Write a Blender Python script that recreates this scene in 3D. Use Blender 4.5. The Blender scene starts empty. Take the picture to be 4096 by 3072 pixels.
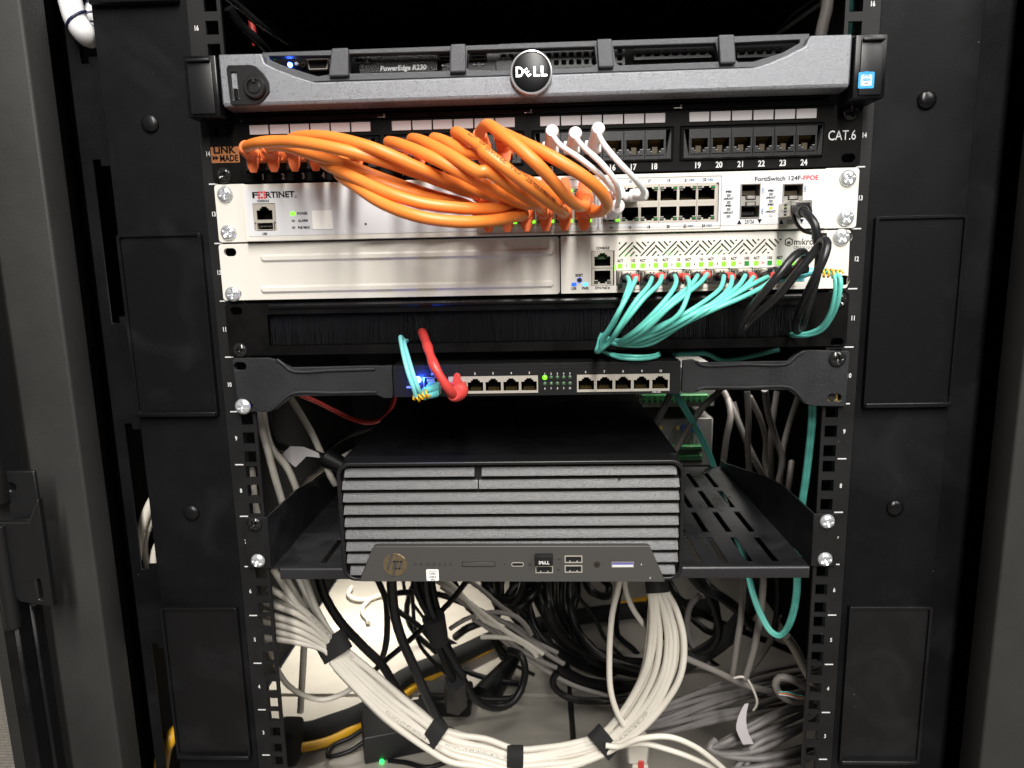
import bpy, bmesh, math, random
from mathutils import Vector, Matrix
from mathutils.geometry import tessellate_polygon, delaunay_2d_cdt
random.seed(7)
sc = bpy.context.scene
C = sc.collection
PI = math.pi
# ---------------------------------------------------------------- camera
U = .04445
CAM = Vector((0.00476, -0.53543, 0.51259))
cam_d = bpy.data.cameras.new('camera'); cam = bpy.data.objects.new('camera', cam_d); C.objects.link(cam)
cam.location = CAM; cam.rotation_euler = (1.3985718, 0.0211969, 0.0376153)
cam_d.sensor_width = 36; cam_d.lens = 2751 / 4096 * 36; cam_d.clip_start = .01; cam_d.clip_end = 50
cam_d.dof.use_dof = True; cam_d.dof.focus_distance = .52; cam_d.dof.aperture_fstop = 13
sc.camera = cam
MROT = cam.rotation_euler.to_matrix()
# ---------------------------------------------------------------- world, lamps, exposure
w = bpy.data.worlds.new('World'); sc.world = w; w.use_nodes = True
bg = w.node_tree.nodes['Background']; bg.inputs[0].default_value = (.80, .86, 1.0, 1); bg.inputs[1].default_value = .05
def area(name, loc, aim, sx, sy, power, col=(1, .97, .92)):
    d = bpy.data.lights.new(name, 'AREA'); d.shape = 'RECTANGLE'; d.size = sx; d.size_y = sy; d.energy = power; d.color = col
    o = bpy.data.objects.new(name, d); C.objects.link(o); o.location = loc
    o.rotation_euler = (Vector(aim) - Vector(loc)).to_track_quat('-Z', 'Y').to_euler(); return o
area('ceiling_lamp', (.12, -1.75, 2.05), (.0, 0, .40), .24, 2.0, 120)
area('ceiling_lamp', (1.3, -1.3, 1.9), (.3, 0, .2), .5, 1.2, 32)
l_ = area('rear_fill', (-.27, .62, .46), (-.31, .58, -.12), .10, .14, 1.75, (1, .95, .84)); l_.data.spread = math.radians(62)  # added inside the cabinet, stands in for light entering at rear left
area('rear_fill', (.12, .75, .85), (.1, .45, -.1), .3, .2, .25, (1, .95, .88))  # added fill from above for the hanging cables, out of view
l_ = area('rear_fill', (.30, .42, .44), (.10, .42, .18), .10, .10, .42, (1, .95, .88)); l_.data.spread = math.radians(120)  # added fill hidden behind the panels, brightens the right-hand cables
sc.view_settings.view_transform = 'Standard'; sc.view_settings.look = 'None'
sc.view_settings.exposure = 0; sc.view_settings.gamma = 1
# ---------------------------------------------------------------- survey: a measured sight line cut by a plane of the place
CROP = {'F': (0, 0, 1), 'G': (0, 0, 4096 / 2212), 'C1': (700, 100, .6781), 'C2': (2100, 100, .6781), 'C3': (700, 1100, .6781),
        'C4': (2100, 1100, .6781), 'B1': (900, 2200, .5425), 'B2': (2000, 2200, .5877), 'S1': (2500, 1500, .5425),
        'S2': (900, 1500, .5426), 'T1': (800, 0, .5425), 'T2': (2000, 0, .7233), 'L1': (0, 0, .9259), 'L2': (0, 1536, .9259),
        'R1': (3200, 0, .9256), 'R2': (3100, 1536, .9257), 'D1': (1850, 480, .27125), 'D2': (2400, 480, .27125),
        'D3': (2850, 650, .27125), 'D4': (2250, 930, .27125), 'D5': (2850, 930, .27125), 'D6': (1500, 1280, .27125), 'D8': (1450, 2150, .27125)}
def ray(c, u, v):
    ox, oy, s = CROP[c]
    return MROT @ Vector(((ox + u * s - 2048) / 2751, -(oy + v * s - 1536) / 2751, -1))
def P(c, u, v, y=0.):
    d = ray(c, u, v); return CAM + d * ((y - CAM.y) / d.y)
def Fz(c, u, v, z=-.12):
    d = ray(c, u, v); return CAM + d * ((z - CAM.z) / d.z)
def PP(c, *pts):
    return [P(c, *p) for p in pts]
def XZ(c, y, *pts):
    r = []
    for p in pts:
        q = P(c, p[0], p[1], y); r.append((q.x, q.z))
    return r
# ---------------------------------------------------------------- materials
MATS = {}
def mat(name, col, rough=.5, metal=0., bump=0., bscale=900., emit=None, spec=.5, var=0., vscale=30., coat=0., alpha=None, voro=0, dust=0):
    m = bpy.data.materials.new(name); m.use_nodes = True; nt = m.node_tree; b = nt.nodes['Principled BSDF']
    b.inputs['Base Color'].default_value = (*col, 1); b.inputs['Roughness'].default_value = rough; b.inputs['Metallic'].default_value = metal
    b.inputs['Specular IOR Level'].default_value = spec; b.inputs['Coat Weight'].default_value = coat
    tc = nt.nodes.new('ShaderNodeTexCoord')
    if emit:
        b.inputs['Emission Color'].default_value = (*emit[0], 1); b.inputs['Emission Strength'].default_value = emit[1]
    if var:
        n = nt.nodes.new('ShaderNodeTexNoise'); n.inputs['Scale'].default_value = vscale; n.inputs['Detail'].default_value = 6; n.inputs['Roughness'].default_value = .65
        nt.links.new(tc.outputs['Object'], n.inputs['Vector'])
        r = nt.nodes.new('ShaderNodeMapRange'); r.inputs[1].default_value = .3; r.inputs[2].default_value = .7
        nt.links.new(n.outputs['Fac'], r.inputs[0])
        mx = nt.nodes.new('ShaderNodeMix'); mx.data_type = 'RGBA'
        mx.inputs[6].default_value = (*[c * (1 - var) for c in col], 1); mx.inputs[7].default_value = (*[min(1, c * (1 + var) + .002) for c in col], 1)
        nt.links.new(r.outputs[0], mx.inputs[0]); nt.links.new(mx.outputs[2], b.inputs['Base Color'])
        r2 = nt.nodes.new('ShaderNodeMapRange'); r2.inputs[1].default_value = .3; r2.inputs[2].default_value = .7
        r2.inputs[3].default_value = max(.05, rough - .1); r2.inputs[4].default_value = min(1, rough + .1)
        nt.links.new(n.outputs['Fac'], r2.inputs[0]); nt.links.new(r2.outputs[0], b.inputs['Roughness'])
    if dust:                                            # sparse lint specks and faint wiped smears that stay with the paint
        vo = nt.nodes.new('ShaderNodeTexVoronoi'); vo.inputs['Scale'].default_value = 95; nt.links.new(tc.outputs['Object'], vo.inputs['Vector'])
        r3 = nt.nodes.new('ShaderNodeMapRange'); r3.inputs[1].default_value = .045; r3.inputs[2].default_value = .03; r3.inputs[3].default_value = 0; r3.inputs[4].default_value = 1; nt.links.new(vo.outputs['Distance'], r3.inputs[0])
        n2 = nt.nodes.new('ShaderNodeTexNoise'); n2.inputs['Scale'].default_value = 16; n2.inputs['Detail'].default_value = 5; n2.inputs['Distortion'].default_value = 1.2; nt.links.new(tc.outputs['Object'], n2.inputs['Vector'])
        r4 = nt.nodes.new('ShaderNodeMapRange'); r4.inputs[1].default_value = .52; r4.inputs[2].default_value = .78; r4.inputs[3].default_value = 0; r4.inputs[4].default_value = dust; nt.links.new(n2.outputs['Fac'], r4.inputs[0])
        n4 = nt.nodes.new('ShaderNodeTexNoise'); n4.inputs['Scale'].default_value = 23; nt.links.new(tc.outputs['Object'], n4.inputs['Vector'])
        r5 = nt.nodes.new('ShaderNodeMapRange'); r5.inputs[1].default_value = .56; r5.inputs[2].default_value = .60; nt.links.new(n4.outputs['Fac'], r5.inputs[0])
        mu = nt.nodes.new('ShaderNodeMath'); mu.operation = 'MULTIPLY'; nt.links.new(r3.outputs[0], mu.inputs[0]); nt.links.new(r5.outputs[0], mu.inputs[1])
        m1 = nt.nodes.new('ShaderNodeMath'); m1.operation = 'MAXIMUM'; nt.links.new(mu.outputs[0], m1.inputs[0]); nt.links.new(r4.outputs[0], m1.inputs[1])
        mx2 = nt.nodes.new('ShaderNodeMix'); mx2.data_type = 'RGBA'; mx2.inputs[7].default_value = (.10, .10, .11, 1); nt.links.new(m1.outputs[0], mx2.inputs[0])
        if b.inputs['Base Color'].is_linked: nt.links.new(b.inputs['Base Color'].links[0].from_socket, mx2.inputs[6])
        else: mx2.inputs[6].default_value = (*col, 1)
        nt.links.new(mx2.outputs[2], b.inputs['Base Color'])
    if bump:
        n = nt.nodes.new('ShaderNodeTexVoronoi' if voro else 'ShaderNodeTexNoise'); n.inputs['Scale'].default_value = bscale
        nt.links.new(tc.outputs['Object'], n.inputs['Vector'])
        bp = nt.nodes.new('ShaderNodeBump'); bp.inputs['Strength'].default_value = bump; bp.inputs['Distance'].default_value = .0006
        nt.links.new(n.outputs['Distance' if voro else 'Fac'], bp.inputs['Height']); nt.links.new(bp.outputs[0], b.inputs['Normal'])
    MATS[name] = m; return m
black = mat('black_powder_coat', (.0034, .0034, .0040), .5, spec=.10, dust=.05, bump=.35, bscale=1400, var=.3, vscale=7)
rail_m = mat('rail_black', (.0070, .0070, .0074), .5, spec=.22, dust=.04, bump=.35, bscale=1400, var=.2, vscale=12)
post_m = mat('post_lit_black', (.0245, .0240, .0230), .55, spec=.3, bump=.3, bscale=1200, var=.12, vscale=9)  # black coat; the light on the posts is put into a paler colour
gloss = mat('smooth_black', (.0030, .0030, .0036), .32, spec=.3, bump=.05, bscale=300, var=.25, vscale=14)
panelb = mat('panel_black', (.0026, .0024, .0024), .45, spec=.08, bump=.2, bscale=1500, var=.2)
plast = mat('plastic_black', (.0065, .0065, .007), .38, spec=.4, bump=.15, bscale=1500)
dark = mat('dark_recess', (.003, .003, .003), .7)
void = mat('black_interior', (.0022, .0022, .0022), .8, spec=.1)
white = mat('white_paint', (.60, .575, .525), .55, spec=.3, bump=.12, bscale=1200, var=.025, vscale=10)
facew = mat('overlay_white', (.565, .57, .59), .5, spec=.3, var=.02)
labelw = mat('label_paper', (.50, .47, .48), .5)
bezelg = mat('bezel_silver', (.17, .175, .19), .32, .55, bump=.5, bscale=2600, var=.06, vscale=500)
bezeld = mat('bezel_grey', (.062, .064, .070), .42, .3, bump=.5, bscale=2600)
slatm = mat('grille_charcoal', (.066, .066, .068), .34, .15, bump=.7, bscale=1200, var=.28, vscale=1300)
pcgrey = mat('pc_grey', (.047, .044, .042), .5, bump=.2, bscale=2000)
bracket = mat('bracket_grey', (.013, .0135, .015), .42, spec=.35, bump=.5, bscale=2600, var=.1)
shelfm = mat('shelf_black', (.0100, .0105, .012), .34, spec=.4, bump=.12, bscale=900, var=.45, vscale=18, dust=.25)
steel = mat('steel', (.55, .52, .47), .32, .9, bump=.1, bscale=600)
nick = mat('nickel_frame', (.40, .37, .32), .45, .15)
chrome = mat('zinc_screw', (.74, .76, .78), .24, .72)
chromeb = mat('black_screw', (.03, .03, .03), .18, .6)
brass = mat('gold_contact', (.75, .50, .16), .3, .9)
bronze = mat('bronze_pins', (.045, .032, .016), .45, .4)
orange = mat('orange_pvc', (.80, .225, .036), .42, bump=.04, bscale=500, var=.03)
orangeb = mat('orange_boot', (.82, .18, .05), .5)
whitec = mat('white_pvc', (.72, .71, .72), .35)
pinkw = mat('white_boot', (.66, .62, .62), .42)
teal = mat('aqua_fibre', (.12, .52, .44), .38, var=.04)
teald = mat('aqua_plug', (.13, .55, .58), .35)
cyanc = mat('aqua_strand', (.20, .62, .62), .35)
redc = mat('red_pvc', (.55, .045, .038), .42, var=.05)
redb = mat('red_boot', (.55, .05, .045), .45)
blackc = mat('black_pvc', (.010, .010, .011), .33, var=.1)
blackd = mat('black_cord', (.006, .006, .0065), .42, spec=.3)
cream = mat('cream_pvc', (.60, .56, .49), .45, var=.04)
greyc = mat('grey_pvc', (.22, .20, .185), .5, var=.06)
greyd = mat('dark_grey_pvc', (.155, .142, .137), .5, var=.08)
yellow = mat('yellow_pvc', (.62, .33, .015), .4)
tie = mat('yellow_tie', (.90, .50, .03), .4)
velcro = mat('velcro_black', (.008, .008, .008), .9, bump=.8, bscale=900)
ink = mat('ink_black', (.006, .006, .008), .8, spec=.1)
inkw = mat('ink_white', (.55, .55, .55), .6)
inkr = mat('ink_red', (.65, .03, .04), .6)
inkb = mat('ink_blue', (.03, .17, .42), .6)
inkdim = mat('ink_grey', (.045, .042, .042), .7, spec=.1)
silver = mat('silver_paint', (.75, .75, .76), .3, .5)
copper = mat('copper_label', (.30, .11, .035), .5, .3)
green_t = mat('terminal_green', (.04, .22, .07), .5)
devw = mat('device_grey', (.20, .195, .185), .5)
ledg = mat('led_green', (.02, .05, .01), .3, emit=((.20, 1., .02), 2.1))
ledg2 = mat('led_green_dim', (.01, .12, .02), .3, emit=((.05, .6, .06), .25))
ledy = mat('led_yellow_green', (.03, .05, .01), .3, emit=((.66, 1., .02), 1.1))
ledb = mat('led_blue', (.05, .2, 1.), .3, emit=((.04, .13, 1.), 40.))
badge_m = mat('badge_black', (.0025, .0025, .003), .25, spec=.2)
ledc = mat('led_cyan', (.02, .05, .08), .3, emit=((.12, .65, 1.), 1.8))
ledbl = mat('led_blue_soft', (.01, .03, .08), .3, emit=((.03, .17, 1.), 1.1))
ledo = mat('led_off', (.16, .17, .17), .4)
lede = mat('led_lens_green', (.05, .10, .05), .2)
brist = mat('bristles', (.007, .007, .008), .35)
hole_m = mat('vent_glow_tint', (.03, .10, .02), .6)  # LED glow behind the vents, put into the base colour as green
stick_b = mat('sticker_blue', (.03, .30, .68), .35)
gold = mat('logo_bronze', (.26, .20, .12), .3, .8, bump=1., bscale=260, voro=1)
leather = mat('embossed_black', (.010, .0095, .0095), .42, bump=.7, bscale=900, voro=1)
cover_m = mat('cover_black', (.0034, .0034, .0040), .33, dust=.055, bump=.15, bscale=1200, spec=.35)
tilem = mat('floor_tile', (.34, .315, .275), .6, var=.10, vscale=14, bump=.1, bscale=60)
seam = mat('floor_gap', (.010, .010, .010), .8)
# ---------------------------------------------------------------- mesh builder
class MB:
    def __init__(s, *mats): s.bm = bmesh.new(); s.mats = list(mats); s.m = 0; s.smooth = True
    def mi(s, m):
        if m is None: return s.m
        if m not in s.mats: s.mats.append(m)
        return s.mats.index(m)
    def add(s, vs, fs, m=None):
        i = s.mi(m); bv = [s.bm.verts.new(v) for v in vs]
        for f in fs:
            try: nf = s.bm.faces.new([bv[k] for k in f]); nf.material_index = i
            except ValueError: pass
        return bv
    def box(s, x0, x1, y0, y1, z0, z1, m=None, b=0, M=None, seg=1):
        i = s.mi(m); t = bmesh.new(); bmesh.ops.create_cube(t, size=1)
        for v in t.verts: v.co = Vector((x0 + (v.co.x + .5) * (x1 - x0), y0 + (v.co.y + .5) * (y1 - y0), z0 + (v.co.z + .5) * (z1 - z0)))
        if b: bmesh.ops.bevel(t, geom=t.edges[:], offset=b, segments=seg, affect='EDGES', profile=.5)
        if M is not None: bmesh.ops.transform(t, matrix=M, verts=t.verts)
        s.merge(t, i)
    def merge(s, t, i):
        mp = {v: s.bm.verts.new(v.co) for v in t.verts}
        for f in t.faces: s.bm.faces.new([mp[v] for v in f.verts]).material_index = i
        t.free()
    def plate(s, outer, holes, y0, y1, m=None, back=True, M=None):
        """polygon in x,z with holes, front face at y0 (towards the viewer), back at y1"""
        i = s.mi(m); loops = [list(outer)] + [list(h) for h in holes]
        def area2(l): return sum(l[k][0] * l[(k + 1) % len(l)][1] - l[(k + 1) % len(l)][0] * l[k][1] for k in range(len(l)))
        for k, l in enumerate(loops):
            if (area2(l) > 0) != (k == 0): l.reverse()
        flat = [p for l in loops for p in l]
        T = (lambda v: M @ Vector(v)) if M is not None else Vector
        f = [s.bm.verts.new(T((p[0], y0, p[1]))) for p in flat]; g = [s.bm.verts.new(T((p[0], y1, p[1]))) for p in flat]
        if len(loops) == 1: tris = tessellate_polygon([[Vector((p[0], p[1], 0)) for p in l] for l in loops])
        else:
            ed = []; o = 0
            for l in loops: ed += [(o + k, o + (k + 1) % len(l)) for k in range(len(l))]; o += len(l)
            SC = 100.
            ov_, oe_, of_, orig, _, _ = delaunay_2d_cdt([Vector((p[0] * SC, p[1] * SC)) for p in flat], ed, [], 0, 1e-7)
            mp = [q[0] if q else None for q in orig]; tris = []
            boxes = [(min(p[0] for p in h), max(p[0] for p in h), min(p[1] for p in h), max(p[1] for p in h)) for h in loops[1:]]
            def inside(x, z, l):
                c = False; k2 = len(l) - 1
                for k in range(len(l)):
                    if (l[k][1] > z) != (l[k2][1] > z) and x < (l[k2][0] - l[k][0]) * (z - l[k][1]) / (l[k2][1] - l[k][1]) + l[k][0]: c = not c
                    k2 = k
                return c
            for t in of_:
                if any(mp[v] is None for v in t): continue
                x = sum(ov_[v][0] for v in t) / len(t) / SC; z = sum(ov_[v][1] for v in t) / len(t) / SC
                if not inside(x, z, loops[0]): continue
                if any(bx[0] <= x <= bx[1] and bx[2] <= z <= bx[3] and inside(x, z, h) for bx, h in zip(boxes, loops[1:])): continue
                tris.append(tuple(mp[v] for v in t))
        for t in tris:
            a, b, c = t
            ar = (flat[b][0] - flat[a][0]) * (flat[c][1] - flat[a][1]) - (flat[c][0] - flat[a][0]) * (flat[b][1] - flat[a][1])
            if abs(ar) < 1e-14: continue
            if ar < 0: b, c = c, b
            try:
                s.bm.faces.new((f[a], f[b], f[c])).material_index = i
                if back: s.bm.faces.new((g[c], g[b], g[a])).material_index = i
            except ValueError: pass
        o = 0
        for l in loops:
            n = len(l)
            for k in range(n):
                a, b = o + k, o + (k + 1) % n
                try: s.bm.faces.new((f[b], f[a], g[a], g[b])).material_index = i
                except ValueError: pass
            o += n
    def cyl(s, c, d, r0, r1, n=20, m=None, caps=True):
        """cylinder or cone from c along vector d"""
        d = Vector(d); c = Vector(c); a = d.orthogonal().normalized(); b = d.normalized().cross(a)
        vs = [c + a * math.cos(t * 2 * PI / n) * r0 + b * math.sin(t * 2 * PI / n) * r0 for t in range(n)]
        vs += [c + d + a * math.cos(t * 2 * PI / n) * r1 + b * math.sin(t * 2 * PI / n) * r1 for t in range(n)]
        fs = [(t, (t + 1) % n, n + (t + 1) % n, n + t) for t in range(n)]
        if caps: fs += [tuple(reversed(range(n))), tuple(range(n, 2 * n))]
        s.add(vs, fs, m)
    def lathe(s, c, axis, prof, n=24, m=None):
        """profile of (distance along axis, radius)"""
        axis = Vector(axis).normalized(); c = Vector(c); a = axis.orthogonal().normalized(); b = axis.cross(a); vs = []; fs = []
        for h, r in prof: vs += [c + axis * h + (a * math.cos(t * 2 * PI / n) + b * math.sin(t * 2 * PI / n)) * r for t in range(n)]
        for k in range(len(prof) - 1): fs += [(k * n + t, k * n + (t + 1) % n, (k + 1) * n + (t + 1) % n, (k + 1) * n + t) for t in range(n)]
        fs += [tuple(reversed(range(n))), tuple(range((len(prof) - 1) * n, len(prof) * n))]
        s.add(vs, fs, m)
    def sweepx(s, prof, x0, x1, m=None, n=1):
        """closed y,z profile extruded along x"""
        k = len(prof); vs = [(x0, y, z) for y, z in prof] + [(x1, y, z) for y, z in prof]
        fs = [(j, (j + 1) % k, k + (j + 1) % k, k + j) for j in range(k)] + [tuple(reversed(range(k))), tuple(range(k, 2 * k))]
        s.add(vs, fs, m)
    def tube(s, pts, r, n=10, m=None, flat=None, caps=True):
        N = len(pts); t0 = (pts[1] - pts[0]).normalized(); nrm = t0.orthogonal().normalized(); vs = []; fs = []
        if flat: nrm = flat
        for k in range(N):
            t = (pts[min(k + 1, N - 1)] - pts[max(k - 1, 0)])
            if t.length < 1e-9: t = t0
            t.normalize(); nrm = (nrm - t * nrm.dot(t))
            nrm = nrm.normalized() if nrm.length > 1e-6 else t.orthogonal().normalized()
            b = t.cross(nrm); rr = r[k] if isinstance(r, list) else r
            vs += [pts[k] + (nrm * math.cos(j * 2 * PI / n) + b * math.sin(j * 2 * PI / n)) * rr for j in range(n)]; t0 = t
        for k in range(N - 1): fs += [(k * n + j, k * n + (j + 1) % n, (k + 1) * n + (j + 1) % n, (k + 1) * n + j) for j in range(n)]
        if caps: fs += [tuple(reversed(range(n))), tuple(range((N - 1) * n, N * n))]
        s.add(vs, fs, m)
    def dome(s, x, y, z, r, h, m=None, cross=True, rot=0.4, n=36):
        """pan head screw seen from -y with a cross recess"""
        i = s.mi(m); rings = 11; vs = []; fs = []
        for k in range(rings + 1):
            q = k / rings; rr = r * math.sin(q * PI / 2) if k else 0
            for j in range(n):
                a = j * 2 * PI / n; u = rr * math.cos(a); v = rr * math.sin(a)
                hh = h * math.sqrt(max(0, 1 - (rr / r) ** 2 * .98))
                if cross:
                    uu = u * math.cos(rot) + v * math.sin(rot); vv = -u * math.sin(rot) + v * math.cos(rot); wd = r * .15
                    if rr < r * .58 and (abs(uu) < wd or abs(vv) < wd): hh -= h * .75 * (1 - rr / (r * .62)) + h * .12
                vs.append((x + u, y - hh, z + v))
        for k in range(rings):
            for j in range(n): fs.append((k * n + j, (k + 1) * n + j, (k + 1) * n + (j + 1) % n, k * n + (j + 1) % n))
        s.add(vs, fs, m)
    def text(s, body, x, z, size, y, m=None, align='CENTER', bold=.0, xs=1., rot=0., shear=0., sp=1., fn=None, W=None, H=None):
        cu = bpy.data.curves.new('t', 'FONT'); cu.body = body; cu.size = size; cu.align_x = align; cu.align_y = 'CENTER'
        cu.offset = (bold + (.022 if size < .0036 and not fn else 0)) * size; cu.shear = shear; cu.space_character = sp; cu.resolution_u = 3; cu.fill_mode = 'FRONT' if False else 'BOTH'
        ob = bpy.data.objects.new('t', cu); C.objects.link(ob)
        me = bpy.data.meshes.new_from_object(ob); cr, sr = math.cos(rot), math.sin(rot)
        vs = []; f_ = 1. if fn else .8; fx = f_ * xs * (1. if fn else .88); fy = f_
        if size < .0036 and not fn: fx *= 1.08; fy *= 1.12
        lo = min(v.co.x for v in me.vertices); hi = max(v.co.x for v in me.vertices)
        if H: fy = H / (.682 * size); fx = fy * xs * .88
        if W: fx = W / (hi - lo)
        off = -(lo + hi) / 2 if align == 'CENTER' else -lo
        if fn: off = 0
        for v in me.vertices:
            a, b = (v.co.x + off) * fx, (v.co.y - (0 if fn else .041 * size)) * fy
            if fn: vs.append(fn(a, b))
            else: vs.append((x + a * cr - b * sr, y, z + a * sr + b * cr))
        s.add(vs, [tuple(p.vertices) for p in me.polygons], m)
        bpy.data.objects.remove(ob); bpy.data.curves.remove(cu); bpy.data.meshes.remove(me)
    def build(s, name, parent=None, bevel=0, ang=38, seg=2, normals=True):
        if normals: bmesh.ops.recalc_face_normals(s.bm, faces=s.bm.faces)
        me = bpy.data.meshes.new(name); s.bm.to_mesh(me); s.bm.free()
        for m in s.mats: me.materials.append(m)
        for p in me.polygons: p.use_smooth = True
        me.set_sharp_from_angle(angle=math.radians(ang))
        o = bpy.data.objects.new(name, me); C.objects.link(o)
        if parent: o.parent = parent; o.matrix_parent_inverse = Matrix.Translation(-parent.location)
        if bevel:
            b = o.modifiers.new('bevel', 'BEVEL'); b.width = bevel; b.segments = seg; b.limit_method = 'ANGLE'; b.angle_limit = math.radians(40)
        return o
def thing(name, label, cat, loc=(0, 0, 0), group=None):
    o = bpy.data.objects.new(name, None); C.objects.link(o); o.location = loc; o.empty_display_size = .01
    o['label'] = label; o['category'] = cat
    if group: o['group'] = group
    return o
def tag(o, label, cat, group=None):
    o['label'] = label; o['category'] = cat
    if group: o['group'] = group
    return o
def struct(o): o['kind'] = 'structure'; return o
def inst(src, name, parent, dx=0, dy=0, dz=0, rot=None):
    o = src.copy(); C.objects.link(o); o.name = name; o.parent = parent
    o.matrix_parent_inverse = Matrix.Translation(-parent.location)
    o.location = (dx, dy, dz)
    return o
def rrect(x0, x1, z0, z1, r, n=4):
    p = []
    for cx, cz, a in ((x1 - r, z1 - r, 0), (x0 + r, z1 - r, 90), (x0 + r, z0 + r, 180), (x1 - r, z0 + r, 270)):
        for k in range(n + 1):
            t = math.radians(a + 90 * k / n); p.append((cx + r * math.cos(t), cz + r * math.sin(t)))
    return p
def circ(x, z, r, n=20): return [(x + r * math.cos(t * 2 * PI / n), z + r * math.sin(t * 2 * PI / n)) for t in range(n)]
def rect(x0, x1, z0, z1): return [(x0, z0), (x1, z0), (x1, z1), (x0, z1)]
def spline(pts, step=.003, closed=False):
    pts = [Vector(p) for p in pts]; q = [pts[0] * 2 - pts[1]] + pts + [pts[-1] * 2 - pts[-2]]; out = []
    for i in range(1, len(q) - 2):
        a, b, c, d = q[i - 1], q[i], q[i + 1], q[i + 2]
        t0 = 0; t1 = max(1e-5, (b - a).length ** .5); t2 = t1 + max(1e-5, (c - b).length ** .5); t3 = t2 + max(1e-5, (d - c).length ** .5)
        n = max(2, int((c - b).length / step))
        for k in range(n):
            t = t1 + (t2 - t1) * k / n
            A1 = a * ((t1 - t) / (t1 - t0)) + b * ((t - t0) / (t1 - t0)); A2 = b * ((t2 - t) / (t2 - t1)) + c * ((t - t1) / (t2 - t1)); A3 = c * ((t3 - t) / (t3 - t2)) + d * ((t - t2) / (t3 - t2))
            B1 = A1 * ((t2 - t) / (t2 - t0)) + A2 * ((t - t0) / (t2 - t0)); B2 = A2 * ((t3 - t) / (t3 - t1)) + A3 * ((t - t1) / (t3 - t1))
            out.append(B1 * ((t2 - t) / (t2 - t1)) + B2 * ((t - t1) / (t2 - t1)))
    out.append(pts[-1]); return out
def head(pts, L):
    """the first L metres of a path"""
    out = [pts[0]]; s_ = 0
    for a, b in zip(pts, pts[1:]):
        s_ += (b - a).length; out.append(b)
        if s_ >= L: break
    return out
def resample(pts, step):
    out = [pts[0].copy()]; rem = step
    for a, b in zip(pts, pts[1:]):
        L = (b - a).length; pos = 0
        while L - pos >= rem: pos += rem; out.append(a.lerp(b, pos / L)); rem = step
        rem -= (L - pos)
    return out
# slots of a 1U ear
SX = .2327
def slot(x, z, w=.0098, h=.0062): return rrect(x - w / 2, x + w / 2, z - h / 2, z + h / 2, h / 2 - .0002, 5)
def screw(x, z, y, parent, m=None, r=.0060, h=.0030, rot=None):
    b = MB(m or chrome); b.dome(x, y, z, r, h, rot=random.uniform(0, 1.5) if rot is None else rot)
    return b.build('mounting_screw', parent, normals=False, ang=30)
# ================================================================ setting
FZ = -.12
b = MB(tilem, seam)
tx = [-1.0, -.5574, .0426, .6426]; ty = [-.42, .0, .3925, .98]
FX0, FX1 = -.4225, .46
xs = [FX0, .0426, FX1]; ys = [-.03, .3925, .98]
for i in range(2):
    for j in range(2): b.box(xs[i] + .0035, xs[i + 1] - .0035, ys[j] + .0035, ys[j + 1] - .0035, FZ - .02, FZ, 0 and None or tilem, b=.0008)
b.box(FX0, FX1, ys[0], ys[-1], FZ - .03, FZ - .012, seam)
struct(b.build('floor'))
carpet_m = mat('ribbed_carpet', (.17, .155, .135), .9, bump=.6, bscale=500, var=.35, vscale=260)
b = MB(carpet_m)
for k in range(510):                                   # corded rows of the carpet outside the cabinet
    y = -1.6 + k * .0055
    pr = [(y + .00275 * (1 - math.cos(a)) , FZ - .004 + .0032 * math.sin(a)) for a in [0, .5, 1.05, 1.57, 2.1, 2.64, 3.14]]
    b.sweepx(pr + [(y + .0055, FZ - .012), (y, FZ - .012)], -2.2, -.43)
struct(b.build('carpet'))
b = MB(carpet_m); b.box(-.43, 2.4, -1.6, -.045, FZ - .02, FZ - .003); b.box(.47, 2.4, -.045, 1.2, FZ - .02, FZ - .003); struct(b.build('carpet'))
b = MB(mat('room_wall', (.50, .48, .45), .8)); b.box(-2.2, -2.15, -1.6, 1.6, FZ, 2.4); b.box(-2.15, 2.4, 1.6, 1.65, FZ, 2.4); struct(b.build('wall'))
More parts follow.
